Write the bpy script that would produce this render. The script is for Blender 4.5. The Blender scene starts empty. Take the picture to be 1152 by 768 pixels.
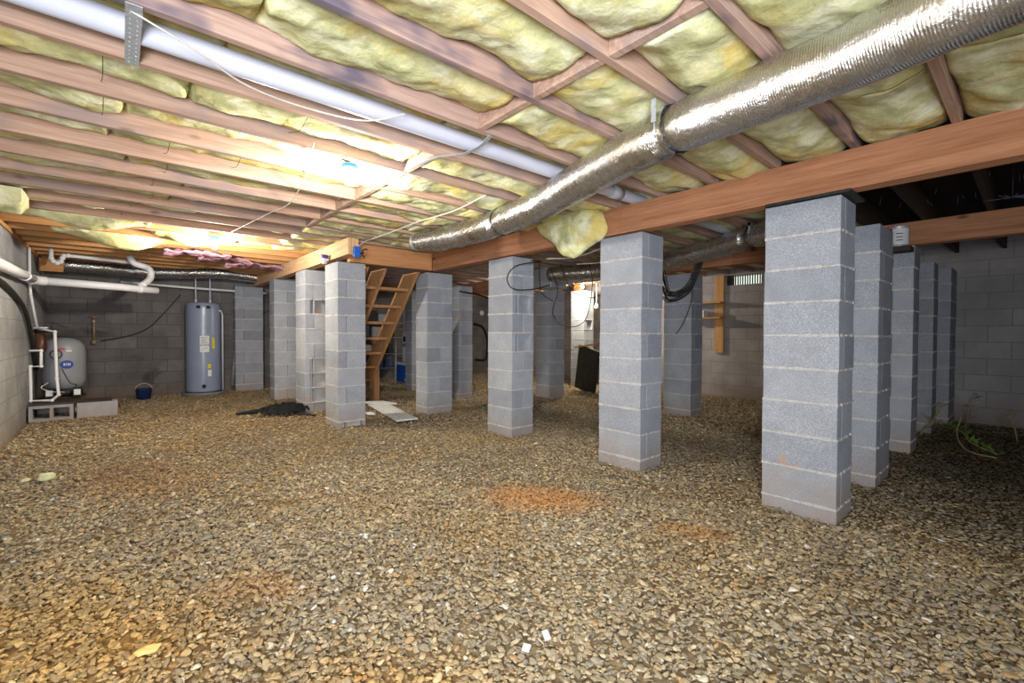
import bpy, bmesh, math, random
import numpy as np
from mathutils import Vector, Matrix, noise
random.seed(7); rng = np.random.default_rng(7)
SC = bpy.context.scene; COL = SC.collection
PI = math.pi
# ------------------------------------------------------------------ camera
# world: X runs along the girders (to the right and back), Y along the floor joists, Z up
yaw, pitch, roll, CH = math.radians(49.2379), math.radians(-1.00708), math.radians(.2664), 1.09505
fw = Vector((-math.sin(yaw), math.cos(yaw), 0)); rt = Vector((math.cos(yaw), math.sin(yaw), 0)); up = Vector((0, 0, 1))
F = fw*math.cos(pitch) + up*math.sin(pitch); U = -fw*math.sin(pitch) + up*math.cos(pitch)
Rv = rt*math.cos(roll) + U*math.sin(roll); U2 = -rt*math.sin(roll) + U*math.cos(roll)
cam = bpy.data.objects.new('camera', bpy.data.cameras.new('camera')); COL.objects.link(cam)
M = Matrix((Rv, U2, -F)).transposed().to_4x4(); M.translation = Vector((0, 0, CH)); cam.matrix_world = M
cam.data.sensor_width = 36; cam.data.lens = 510.092/1152*36; cam.data.clip_start = .02
SC.camera = cam
# ------------------------------------------------------------------ light
w = bpy.data.worlds.new('world'); SC.world = w; w.use_nodes = True
w.node_tree.nodes['Background'].inputs[0].default_value = (.80, .90, .78, 1)
w.node_tree.nodes['Background'].inputs[1].default_value = 1.6
def area(name, loc, target, sx, sy, power, color):
    l = bpy.data.lights.new(name, 'AREA'); l.shape = 'RECTANGLE'; l.size = sx; l.size_y = sy
    l.energy = power; l.color = color
    o = bpy.data.objects.new(name, l); COL.objects.link(o); o.location = loc
    o.rotation_euler = (Vector(target)-Vector(loc)).to_track_quat('-Z', 'Y').to_euler(); return o
def point(name, loc, r, power, color):
    l = bpy.data.lights.new(name, 'POINT'); l.shadow_soft_size = r; l.energy = power; l.color = color
    o = bpy.data.objects.new(name, l); COL.objects.link(o); o.location = loc; return o
area('added_fill_light', (2.9, .2, 1.0), (-3, 1.6, 1.5), 1.6, 1.3, 45, (.88, .94, 1.0))  # added cool fill light behind the camera, not a source of the place
fl = area('flash_umbrella', (.45, -.55, 1.2), (-3.6, 2.3, 1.55), .8, .8, 108, (.90, .945, 1.0)); fl.data.spread = math.radians(135)
SC.view_settings.view_transform = 'Standard'; SC.view_settings.look = 'None'
SC.view_settings.gamma = 1; SC.view_settings.use_curve_mapping = False
SC.view_settings.exposure = 0.0
# ------------------------------------------------------------------ object helpers
def tag(o, label=None, cat=None, group=None, kind=None):
    if label: o['label'] = label
    if cat: o['category'] = cat
    if group: o['group'] = group
    if kind: o['kind'] = kind
    return o
def empty(name, loc, label, cat, group=None):
    o = bpy.data.objects.new(name, None); COL.objects.link(o); o.location = loc
    o.empty_display_size = .1
    return tag(o, label, cat, group)
class MB:
    """collects shapes in world coordinates, then links them as ONE mesh"""
    def __init__(s): s.bm = bmesh.new(); s.uv = s.bm.loops.layers.uv.new('UVMap')
    def box(s, x0, x1, y0, y1, z0, z1, bevel=0, seg=1):
        g = bmesh.ops.create_cube(s.bm, size=1)['verts']
        for v in g: v.co = Vector((x0+(v.co.x+.5)*(x1-x0), y0+(v.co.y+.5)*(y1-y0), z0+(v.co.z+.5)*(z1-z0)))
        if bevel:
            e = list({e for v in g for e in v.link_edges})
            bmesh.ops.bevel(s.bm, geom=e, offset=bevel, segments=seg, affect='EDGES', profile=.6)
        return g
    def obox(s, c, size, mat3):
        g = bmesh.ops.create_cube(s.bm, size=1)['verts']
        for v in g: v.co = Vector(c) + mat3 @ Vector((v.co.x*size[0], v.co.y*size[1], v.co.z*size[2]))
        return g
    def bar(s, a, b, w_, h_, roll_=0):
        a = Vector(a); b = Vector(b); d = (b-a); q = d.to_track_quat('X', 'Z').to_matrix() @ Matrix.Rotation(roll_, 3, 'X')
        return s.obox((a+b)/2, (d.length, w_, h_), q)
    def tube(s, pts, r, n=10, cap=True, close=False):
        pts = [Vector(p) for p in pts]; m = len(pts)
        rs = r if isinstance(r, (list, tuple)) else [r]*m
        rings = []; nrm = None; L = 0
        for i, p in enumerate(pts):
            t = (pts[min(i+1, m-1)]-pts[max(i-1, 0)]).normalized()
            if nrm is None:
                nrm = t.orthogonal().normalized()
                if abs(t.z) < .9: nrm = (Vector((0, 0, 1))-t*t.z).normalized()
            else: nrm = (nrm-t*nrm.dot(t)).normalized()
            bn = t.cross(nrm)
            if i: L += (p-pts[i-1]).length
            rings.append(([s.bm.verts.new(p+(nrm*math.cos(2*PI*k/n)+bn*math.sin(2*PI*k/n))*rs[i]) for k in range(n)], L))
        for i in range(m-1):
            A, la = rings[i]; B, lb = rings[i+1]
            for k in range(n):
                f = s.bm.faces.new((A[k], B[k], B[(k+1) % n], A[(k+1) % n])); f.smooth = True
                for l, uv in zip(f.loops, ((la, k/n), (lb, k/n), (lb, (k+1)/n), (la, (k+1)/n))): l[s.uv].uv = uv
        if cap:
            s.bm.faces.new(rings[0][0]); s.bm.faces.new(list(reversed(rings[-1][0])))
    def lathe(s, c, prof, n=32, axis=(0, 0, 1)):
        """prof: (r, h) from bottom to top"""
        q = Vector(axis).to_track_quat('Z', 'Y').to_matrix(); c = Vector(c); R_ = []
        for r, h in prof:
            R_.append([s.bm.verts.new(c+q @ Vector((r*math.cos(2*PI*k/n), r*math.sin(2*PI*k/n), h))) for k in range(n)] if r > 1e-6
                      else [s.bm.verts.new(c+q @ Vector((0, 0, h)))])
        for A, B in zip(R_, R_[1:]):
            for k in range(n):
                k2 = (k+1) % n
                if len(A) == 1 and len(B) == 1: continue
                if len(A) == 1: f = s.bm.faces.new((A[0], B[k2], B[k]))
                elif len(B) == 1: f = s.bm.faces.new((A[k], A[k2], B[0]))
                else: f = s.bm.faces.new((A[k], A[k2], B[k2], B[k]))
                f.smooth = True
    def poly_prism(s, pts, off):
        a = [s.bm.verts.new(p) for p in pts]; b = [s.bm.verts.new(Vector(p)+Vector(off)) for p in pts]
        s.bm.faces.new(a); s.bm.faces.new(list(reversed(b)))
        for i in range(len(a)):
            j = (i+1) % len(a); s.bm.faces.new((a[j], a[i], b[i], b[j]))
    def build(s, name, mat, parent=None, smooth=False):
        bmesh.ops.recalc_face_normals(s.bm, faces=s.bm.faces)
        me = bpy.data.meshes.new(name)
        o = bpy.data.objects.new(name, me); COL.objects.link(o)
        if parent is not None:
            o.parent = parent
            inv = Matrix.Translation(-parent_loc(parent)); s.bm.transform(inv)
        s.bm.to_mesh(me); s.bm.free()
        for m_ in (mat if isinstance(mat, (list, tuple)) else [mat]): me.materials.append(m_)
        if smooth:
            for p in me.polygons: p.use_smooth = True
        return o
def parent_loc(p):
    l = Vector((0, 0, 0))
    while p is not None: l += p.location; p = p.parent
    return l
def recenter(o):
    """put a lone mesh's origin at the bottom centre of its shape"""
    me = o.data; n = len(me.vertices); a = np.empty(n*3); me.vertices.foreach_get('co', a); a = a.reshape(-1, 3)
    c = (a.min(0)+a.max(0))/2; c[2] = a[:, 2].min(); me.transform(Matrix.Translation(-Vector(c))); o.location = Vector(c)
    return o
def thing(mb, name, mat, label, cat, group=None, kind=None, smooth=False, rec=True):
    o = mb.build(name, mat, None, smooth); tag(o, label, cat, group, kind)
    return recenter(o) if rec else o
def struct(mb, name, mat): return tag(mb.build(name, mat), kind='structure')
def curve(pts, n=8):
    """Catmull-Rom through pts"""
    P = [Vector(p) for p in pts]; P = [2*P[0]-P[1]]+P+[2*P[-1]-P[-2]]; out = []
    for i in range(1, len(P)-2):
        for k in range(n):
            t = k/n; a, b, c, d = P[i-1:i+3]
            out.append(.5*((2*b)+(c-a)*t+(2*a-5*b+4*c-d)*t*t+(3*b-a-3*c+d)*t**3))
    return out+[P[-2]]
# ------------------------------------------------------------------ material helpers
class N:
    def __init__(s, name):
        s.m = bpy.data.materials.new(name); s.m.use_nodes = True; s.t = s.m.node_tree; s.b = s.t.nodes['Principled BSDF']
    def n(s, typ, **k):
        x = s.t.nodes.new(typ)
        for a, v in k.items():
            if a.startswith('i_'): x.inputs[a[2:].replace('_', ' ')].default_value = v
            else: setattr(x, a, v)
        return x
    def l(s, a, b): s.t.links.new(a, b)
    def coord(s, scale=(1, 1, 1), kind='Object', rot=(0, 0, 0)):
        c = s.n('ShaderNodeTexCoord'); mp = s.n('ShaderNodeMapping'); mp.inputs['Scale'].default_value = scale
        mp.inputs['Rotation'].default_value = rot
        s.l(c.outputs[kind], mp.inputs[0]); return mp.outputs[0]
    def world(s, scale=(1, 1, 1)):
        g = s.n('ShaderNodeNewGeometry'); mp = s.n('ShaderNodeMapping'); mp.inputs['Scale'].default_value = scale
        s.l(g.outputs['Position'], mp.inputs[0]); return mp.outputs[0]
    def noise(s, vec, scale, detail=4, rough=.6, dist=0):
        x = s.n('ShaderNodeTexNoise'); x.inputs['Scale'].default_value = scale; x.inputs['Detail'].default_value = detail
        x.inputs['Roughness'].default_value = rough; x.inputs['Distortion'].default_value = dist
        s.l(vec, x.inputs['Vector']); return x.outputs[0]
    def ramp(s, fac, stops, interp='LINEAR'):
        x = s.n('ShaderNodeValToRGB'); x.color_ramp.interpolation = interp; e = x.color_ramp.elements
        while len(e) < len(stops): e.new(.5)
        for q, (p, c) in zip(e, stops): q.position = p; q.color = (*c, 1) if len(c) == 3 else c
        s.l(fac, x.inputs[0]); return x.outputs[0]
    def mix(s, fac, a, b, mode='MIX'):
        x = s.n('ShaderNodeMix', data_type='RGBA', blend_type=mode)
        for k, v in ((0, fac), (6, a), (7, b)):
            if isinstance(v, (int, float)): x.inputs[k].default_value = v
            elif isinstance(v, tuple): x.inputs[k].default_value = (*v, 1) if len(v) == 3 else v
            else: s.l(v, x.inputs[k])
        return x.outputs[2]
    def math(s, op, a, b=0.):
        x = s.n('ShaderNodeMath', operation=op)
        for k, v in ((0, a), (1, b)):
            if isinstance(v, (int, float)): x.inputs[k].default_value = v
            else: s.l(v, x.inputs[k])
        return x.outputs[0]
    def bump(s, h, strength=.5, dist=.01, prev=None):
        x = s.n('ShaderNodeBump'); x.inputs['Strength'].default_value = strength; x.inputs['Distance'].default_value = dist
        s.l(h, x.inputs['Height'])
        if prev is not None: s.l(prev, x.inputs['Normal'])
        return x.outputs[0]
    def out(s, col, rough=.8, bump=None, metal=0, spec=.3):
        if isinstance(col, tuple): s.b.inputs['Base Color'].default_value = (*col[:3], 1)
        else: s.l(col, s.b.inputs['Base Color'])
        if isinstance(rough, (int, float)): s.b.inputs['Roughness'].default_value = rough
        else: s.l(rough, s.b.inputs['Roughness'])
        s.b.inputs['Metallic'].default_value = metal; s.b.inputs['Specular IOR Level'].default_value = spec
        if bump is not None: s.l(bump, s.b.inputs['Normal'])
        return s.m
def L(r, g, b):
    f = lambda v: (v/255/12.92) if v/255 <= .04045 else ((v/255+.055)/1.055)**2.4
    return (f(r), f(g), f(b))
def plain(name, col, rough=.6, metal=0, spec=.3, var=.12, sc=25):
    k = N(name); v = k.coord(); n = k.noise(v, sc, 3)
    d = tuple(c*(1-var) for c in col); e = tuple(min(1, c*(1+var)) for c in col)
    return k.out(k.ramp(n, [(.3, d), (.7, e)]), rough, k.bump(n, .1, .003), metal, spec)
def wood(name, c1, c2, axis=1, stain=None, knots=True, darkcol=None):
    k = N(name); sc = [26, 26, 26]; sc[axis] = 1.1
    v = k.world(tuple(sc)); n1 = k.noise(v, 1, 5, .6, .6)
    sc2 = [90, 90, 90]; sc2[axis] = 4; n2 = k.noise(k.world(tuple(sc2)), 1.3, 3, .7)
    col = k.ramp(n1, [(.3, c1), (.52, tuple((a+b)/2 for a, b in zip(c1, c2))), (.7, c2)])
    col = k.mix(.35, col, k.ramp(n2, [(.3, c1), (.7, c2)]))
    if knots:
        sk = [5, 5, 5]; sk[axis] = 2.2
        vo = k.n('ShaderNodeTexVoronoi', feature='F1'); vo.inputs['Scale'].default_value = 1.0
        k.l(k.world(tuple(sk)), vo.inputs['Vector'])
        kn = k.ramp(vo.outputs['Distance'], [(.05, (1, 1, 1)), (.11, (0, 0, 0))])
        col = k.mix(k.math('MULTIPLY', kn, .7), col, darkcol or tuple(a*.3 for a in c1))
    if stain:
        ss = k.ramp(k.noise(k.world((2.2, 1.1, 2.2)), 1.6, 3), [(.50, (0, 0, 0)), (.62, (1, 1, 1))])
        col = k.mix(k.math('MULTIPLY', ss, .75), col, stain)
    return k.out(col, .75, k.bump(n2, .25, .004), 0, .2)
def block(name, c1, c2, seed=0, dirt=True):
    """concrete masonry: sandy speckle; red clay splashed up the lowest course"""
    k = N(name); v = k.world(); fine = k.noise(v, 190, 2, .8); mid = k.noise(v, 6, 4)
    col = k.ramp(fine, [(.28, tuple(c*.75 for c in c1)), (.5, c1), (.72, c2)])
    col = k.mix(k.ramp(mid, [(.35, (0, 0, 0)), (.75, (.55, .55, .55))]), col, tuple(c*.72 for c in c1))
    g = k.n('ShaderNodeNewGeometry'); tone = k.ramp(g.outputs['Random Per Island'], [(0, (.80, .80, .82)), (.5, (.97, .97, .97)), (1, (1.08, 1.07, 1.05))])
    col = k.mix(1., col, tone, 'MULTIPLY')
    if dirt:
        sx = k.n('ShaderNodeSeparateXYZ'); k.l(v, sx.inputs[0])
        h = k.math('ADD', sx.outputs[2], k.math('MULTIPLY', k.noise(v, 5, 3), .45))
        d = k.ramp(h, [(.18, (1, 1, 1)), (.52, (0, 0, 0))])
        col = k.mix(k.math('MULTIPLY', d, .55), col, L(156, 130, 104))
        sp = k.ramp(k.noise(v, 3.1, 2), [(.70, (0, 0, 0)), (.74, (1, 1, 1))])
        col = k.mix(k.math('MULTIPLY', sp, .6), col, L(185, 150, 120))
    b = k.bump(fine, .5, .004); b = k.bump(k.noise(v, 45, 2), .25, .006, b)
    return k.out(col, .93, b, 0, .12)
def blockwall(name, axis, c1, c2, cm, mott, dirt=.5, scum=0):
    k = N(name); v = k.world(); sx = k.n('ShaderNodeSeparateXYZ'); k.l(v, sx.inputs[0])
    cb = k.n('ShaderNodeCombineXYZ'); k.l(sx.outputs[axis], cb.inputs[0]); k.l(sx.outputs[2], cb.inputs[1])
    br = k.n('ShaderNodeTexBrick', i_Scale=1.0, i_Mortar_Size=.006, i_Mortar_Smooth=.25, i_Brick_Width=.4064, i_Row_Height=.2032, i_Bias=0.)
    k.l(cb.outputs[0], br.inputs['Vector'])
    br.inputs['Color1'].default_value = (*c1, 1); br.inputs['Color2'].default_value = (*c2, 1); br.inputs['Mortar'].default_value = (*cm, 1)
    n1 = k.noise(v, 2.3, 5, .65); n2 = k.noise(v, 120, 2, .8)
    col = k.mix(k.ramp(n1, [(.35, (0, 0, 0)), (.68, (.8, .8, .8))]), br.outputs[0], mott)
    col = k.mix(.35, col, k.ramp(n2, [(.3, tuple(c*.5 for c in c1)), (.7, tuple(min(1, c*1.35) for c in c2))]))
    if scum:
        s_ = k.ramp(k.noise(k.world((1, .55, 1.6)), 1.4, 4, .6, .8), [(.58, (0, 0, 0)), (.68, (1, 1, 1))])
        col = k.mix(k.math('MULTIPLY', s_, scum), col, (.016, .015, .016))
    h = k.math('ADD', sx.outputs[2], k.math('MULTIPLY', k.noise(v, 4, 3), .5))
    col = k.mix(k.math('MULTIPLY', k.ramp(h, [(.22, (1, 1, 1)), (.6, (0, 0, 0))]), dirt), col, L(130, 100, 70))
    b = k.bump(br.outputs[1], -1, .006); b = k.bump(n2, .35, .004, b)
    return k.out(col, .93, b, 0, .1)
MT = {}
MT['joist'] = wood('joist_wood', L(142, 110, 94), L(206, 174, 154), 1, stain=L(150, 132, 130))
MT['joist_mould'] = wood('stained_joist_wood', L(136, 108, 98), L(196, 166, 152), 1, stain=L(52, 60, 88))
MT['joist_orange'] = wood('joist_wood_orange', L(165, 112, 66), L(215, 165, 112), 1)
MT['girder'] = wood('girder_wood', L(138, 88, 60), L(202, 146, 110), 0)
MT['header'] = wood('header_wood', L(165, 112, 72), L(214, 160, 112), 1)
MT['beam_pale'] = wood('pale_beam_wood', L(178, 138, 100), L(226, 190, 152), 0)
MT['stair'] = wood('stair_wood', L(146, 102, 66), L(194, 148, 104), 2, knots=False)
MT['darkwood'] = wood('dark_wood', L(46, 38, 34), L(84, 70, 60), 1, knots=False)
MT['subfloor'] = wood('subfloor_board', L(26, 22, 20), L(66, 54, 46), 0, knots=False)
MT['board'] = wood('shelf_wood', L(165, 120, 75), L(220, 175, 120), 2, knots=True)
MT['block'] = block('concrete_block', L(156, 160, 170), L(206, 210, 220))
MT['mortar'] = plain('mortar', L(186, 182, 180), .95, 0, .1, .2, 60)
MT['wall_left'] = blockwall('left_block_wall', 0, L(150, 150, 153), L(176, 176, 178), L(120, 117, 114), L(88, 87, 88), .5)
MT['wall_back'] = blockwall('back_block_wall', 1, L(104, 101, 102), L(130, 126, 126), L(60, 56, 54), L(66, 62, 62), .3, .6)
MT['wall_far'] = blockwall('far_block_wall', 0, L(164, 161, 162), L(184, 180, 178), L(120, 112, 108), L(122, 117, 118), .5)
MT['pvc'] = plain('white_pvc', L(196, 198, 212), .3, 0, .5, .03, 6)
MT['pvc2'] = plain('white_pvc_brightened', L(232, 232, 236), .4, 0, .4, .03, 6)  # lighter copy of the white PVC, brightness painted in for the dim back pipes
MT['galv'] = plain('galvanised_steel', L(178, 184, 192), .45, .4, .5, .2, 60)
MT['black'] = plain('black_plastic', L(24, 24, 26), .5, 0, .4, .2)
MT['wire'] = plain('dark_wire', L(45, 42, 40), .6)
MT['whitewire'] = plain('pale_wire', L(205, 200, 190), .5)
MT['blue'] = plain('blue_plastic', L(24, 92, 190), .4, 0, .4)
MT['white'] = plain('white_paint', L(222, 222, 222), .5)
MT['heater'] = plain('heater_enamel', L(138, 148, 172), .28, 0, .5, .05, 4)
MT['tank'] = plain('tank_enamel', L(138, 140, 147), .4, 0, .4, .06, 4)
MT['greyplastic'] = plain('grey_plastic', L(120, 122, 126), .5)
MT['label'] = plain('paper_label', L(222, 224, 226), .6, 0, .2, .03)
MT['ink'] = plain('black_ink', L(35, 35, 40), .6)
MT['yellow'] = plain('yellow_label', L(222, 208, 52), .6)
MT['red'] = plain('red_label', L(196, 52, 58), .6)
MT['orangecord'] = plain('orange_cord', L(206, 84, 48), .5)
MT['cloth'] = plain('black_cloth', L(40, 42, 46), .85, 0, .2, .35, 14)
MT['copper'] = plain('brass', L(150, 132, 108), .5, .3)
MT['greenleaf'] = plain('green_leaf', L(108, 140, 62), .6)
MT['dryleaf'] = plain('dry_stem', L(150, 140, 100), .7)
MT['rust'] = plain('filter_brown', L(92, 62, 48), .35)
MT['pinkpaper'] = plain('pink_insulation', L(176, 132, 146), .9, 0, .1, .3, 20)
MT['web'] = plain('cobweb', L(104, 108, 122), .9)
MT['darkpanel'] = plain('dark_panel', L(48, 48, 44), .6, 0, .3, .4, 18)
def mk_insul(name, a, b, c):
    k = N(name); v = k.world(); n1 = k.noise(k.world((1, .8, 1)), 6.5, 5, .58, .3); n2 = k.noise(k.world((50, 30, 50)), 1.6, 5, .75, .5)
    n3 = k.noise(v, 2.6, 4, .6, .6)
    col = k.ramp(n1, [(.34, a), (.47, b), (.60, c)])
    col = k.mix(k.ramp(n3, [(.50, (0, 0, 0)), (.66, (.85, .85, .85))]), col, L(222, 192, 84))
    col = k.mix(k.ramp(k.noise(v, 8, 4, .6, .3), [(.34, (.5, .5, .5)), (.44, (0, 0, 0))]), col, tuple(x*.66 for x in a))
    col = k.mix(.22, col, k.ramp(n2, [(.3, tuple(x*.6 for x in a)), (.7, c)]))
    bb = k.bump(n2, .35, .008); bb = k.bump(k.noise(v, 9, 3, .55, .2), .45, .03, bb)
    return k.out(col, 1, bb, 0, .02)
MT['insul'] = mk_insul('fiberglass', L(184, 184, 130), L(212, 211, 156), L(238, 238, 206))
def mk_foil(name, ring, dirty):
    k = N(name); uv = k.n('ShaderNodeTexCoord').outputs['UV']; v = k.world()
    sx = k.n('ShaderNodeSeparateXYZ'); k.l(uv, sx.inputs[0])
    ph = k.math('MULTIPLY', k.math('ADD', sx.outputs[0], k.math('MULTIPLY', k.noise(v, 5, 2), .012)), ring)
    s_ = k.math('SINE', ph); n1 = k.noise(k.world((1, 1, 1)), 26, 5, .7, 1.5); n2 = k.noise(v, 110, 2, .7)
    bb = k.bump(s_, .5, .0018); bb = k.bump(n1, .28, .012, bb); bb = k.bump(n2, .25, .003, bb)
    col = k.ramp(k.noise(v, 3.5, 4), [(.35, L(208, 210, 216)), (.62, L(196, 190, 180)), (.75, dirty)])
    return k.out(col, k.ramp(n1, [(.3, (.16,)*3), (.7, (.34,)*3)]), bb, .95, .5)
MT['foil'] = mk_foil('duct_foil', 700, L(150, 140, 120))
MT['foildark'] = mk_foil('old_duct_foil', 620, L(86, 80, 72))
for key in ('joist', 'joist_orange'): pass
# ------------------------------------------------------------------ room shell
YL, YF, XB, XR, ZJ, ZS = -.87, 8.1, -9.95, 3.2, 2.15, 2.385
b = MB(); b.box(XB-.2, XR+.2, YL-.2, YL, -.15, ZJ-.04); struct(b, 'wall_left', MT['wall_left'])
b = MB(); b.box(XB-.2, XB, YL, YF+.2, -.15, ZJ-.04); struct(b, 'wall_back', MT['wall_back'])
VX0, VX1, VZ0, VZ1 = -3.60, -3.03, 1.955, 2.125
b = MB()
b.box(XB, VX0, YF, YF+.2, -.15, ZS); b.box(VX1, XR+.2, YF, YF+.2, -.15, ZS)
b.box(VX0, VX1, YF, YF+.2, -.15, VZ0); b.box(VX0, VX1, YF, YF+.2, VZ1, ZS)
struct(b, 'wall_far', MT['wall_far'])
b = MB(); b.box(XR, XR+.2, YL, YF, -.15, ZS); struct(b, 'wall_right', MT['wall_far'])
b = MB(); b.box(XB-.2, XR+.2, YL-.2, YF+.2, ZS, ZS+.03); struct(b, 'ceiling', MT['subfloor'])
# sill plates and rim boards along the left and back walls
b = MB(); b.box(XB-.2, XR, YL-.16, YL+.02, ZJ-.04, ZJ); b.box(XB-.2, XR, YL-.16, YL-.12, ZJ, ZS); struct(b, 'trim_1', MT['joist_orange'])
b = MB(); b.box(XB-.16, XB+.02, YL+.02, YF, ZJ-.04, ZJ); b.box(XB-.2, XB-.16, YL, YF, ZJ, ZS); struct(b, 'trim_2', MT['joist_orange'])
# ---- floor: earth under the gravel, gently uneven
def floor_mat(name, rnd):
    k = N(name); v = k.world()
    if rnd:
        g = k.n('ShaderNodeNewGeometry'); base = k.ramp(g.outputs['Random Per Island'], [
            (0, L(132, 119, 98)), (.14, L(156, 141, 115)), (.3, L(177, 159, 128)), (.45, L(144, 137, 123)), (.58, L(190, 173, 140)),
            (.7, L(156, 146, 130)), (.8, L(202, 182, 146)), (.9, L(182, 148, 102)), (.96, L(216, 202, 176)), (.988, L(232, 228, 218))], 'CONSTANT')
        n2 = k.noise(v, 130, 2); base = k.mix(.25, base, k.ramp(n2, [(.3, L(80, 66, 50)), (.7, L(190, 170, 140))]))
    else:
        vo = k.n('ShaderNodeTexVoronoi', feature='F1'); vo.inputs['Scale'].default_value = 42; k.l(v, vo.inputs['Vector'])
        base = k.ramp(vo.outputs['Color'], [(.1, L(112, 94, 72)), (.4, L(150, 128, 98)), (.6, L(130, 114, 90)), (.9, L(176, 152, 116))])
    # tan / ochre drifts
    n = k.noise(v, 1.15, 4, .6); base = k.mix(k.math('MULTIPLY', k.ramp(n, [(.48, (0, 0, 0)), (.66, (1, 1, 1))]), .5), base, (1.04, .86, .58), 'MULTIPLY')
    n = k.noise(k.world((1, 1, 1)), .8, 4, .6, .5); base = k.mix(k.math('MULTIPLY', k.ramp(n, [(.45, (0, 0, 0)), (.60, (1, 1, 1))]), .6), base, (.74, .74, .78), 'MULTIPLY')
    # rusty clay showing through in patches
    wn = k.math('MULTIPLY', k.math('SUBTRACT', k.noise(v, 6, 4, .7), .5), .9)
    sx = k.n('ShaderNodeSeparateXYZ'); k.l(v, sx.inputs[0])
    def blob(cx, cy, ax, rx, ry, amt, colr, base):
        ca, sa = math.cos(ax), math.sin(ax)
        dx = k.math('SUBTRACT', sx.outputs[0], cx); dy = k.math('SUBTRACT', sx.outputs[1], cy)
        a = k.math('DIVIDE', k.math('ADD', k.math('MULTIPLY', dx, ca), k.math('MULTIPLY', dy, sa)), rx)
        c = k.math('DIVIDE', k.math('SUBTRACT', k.math('MULTIPLY', dy, ca), k.math('MULTIPLY', dx, sa)), ry)
        d = k.math('SQRT', k.math('ADD', k.math('MULTIPLY', a, a), k.math('MULTIPLY', c, c)))
        m = k.ramp(k.math('ADD', d, wn), [(.35, (1, 1, 1)), (1.25, (0, 0, 0))])
        return k.mix(k.math('MULTIPLY', m, amt), base, colr, 'MIX' if colr[0] < .9 else 'MULTIPLY')
    base = blob(-2.14, 2.12, .75, .52, .34, .66, L(192, 134, 76), base)
    base = blob(-1.22, 2.40, .3, .26, .14, .55, L(186, 134, 80), base)
    base = blob(-2.2, .45, .6, .30, .16, .38, L(176, 128, 72), base)
    base = blob(-2.2, -.2, .3, 1.0, .55, .9, (1.12, .92, .60), base)
    base = blob(-1.2, .6, .6, .5, .3, .8, (1.12, .94, .64), base)
    base = blob(-4.4, .1, .3, .9, .45, .32, L(150, 100, 58), base)
    base = blob(-7.6, 1.6, 0, 4.2, 3.0, .45, L(112, 88, 60), base)
    # damp dark soil between the far piers on the right, shade painted in with it
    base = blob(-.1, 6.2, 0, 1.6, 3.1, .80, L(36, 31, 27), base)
    base = blob(-3.4, 4.3, 0, 2.6, .6, .45, L(62, 52, 42), base)  # dark soil strip behind the front piers, shade painted in too
    n3 = k.noise(v, 60, 3)
    return k.out(base, .9, k.bump(n3, .5, .006), 0, .15)
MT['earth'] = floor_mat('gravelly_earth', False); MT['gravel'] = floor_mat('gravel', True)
def gz(x, y):
    return .018*noise.noise(Vector((x*.9, y*.9, 3))) + .008*noise.noise(Vector((x*4, y*4, 8)))
nx, ny = 150, 110
xs = np.linspace(XB-.1, XR+.1, nx); ys = np.linspace(YL-.1, YF+.1, ny)
GZ = np.array([[gz(x, y) for y in ys] for x in xs])
vs = np.array([(x, y, GZ[i, j]-.012) for i, x in enumerate(xs) for j, y in enumerate(ys)])
fs = [(i*ny+j, (i+1)*ny+j, (i+1)*ny+j+1, i*ny+j+1) for i in range(nx-1) for j in range(ny-1)]
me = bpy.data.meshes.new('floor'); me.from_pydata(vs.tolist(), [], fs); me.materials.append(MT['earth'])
for p in me.polygons: p.use_smooth = True
o = bpy.data.objects.new('floor', me); COL.objects.link(o); tag(o, kind='structure')
def gzi(x, y):
    i = np.clip((x-xs[0])/(xs[1]-xs[0]), 0, nx-1.001); j = np.clip((y-ys[0])/(ys[1]-ys[0]), 0, ny-1.001)
    a = i.astype(int); c = j.astype(int); u = i-a; t = j-c
    return GZ[a, c]*(1-u)*(1-t)+GZ[a+1, c]*u*(1-t)+GZ[a, c+1]*(1-u)*t+GZ[a+1, c+1]*u*t
PIERBOX = [(x1-wx/2, y0+wy/2, wx/2, wy/2) for x1, y0, wx, wy in (
    (-.748, 3.13, .405, .315), (-2.06, 3.13, .412, .305), (-3.631, 3.13, .412, .31), (-5.364, 3.13, .33, .386), (-5.22, 1.875, .42, .325),
    (-6.53, 1.9, .43, .40), (-8.17, 1.9, .30, .40), (-.75, 4.12, .40, .44), (-.755, 5.53, .40, .30), (-.77, 6.90, .40, .32),
    (-.69, 7.53, .40, .565), (-3.0, 5.72, .40, .30), (-5.345, 5.53, .42, .27), (-6.36, 4.30, .40, .28), (-7.80, 4.20, .40, .40),
    (-6.13, 7.25, .36, .30), (-9.69, 1.60, .25, .46))]
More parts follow.
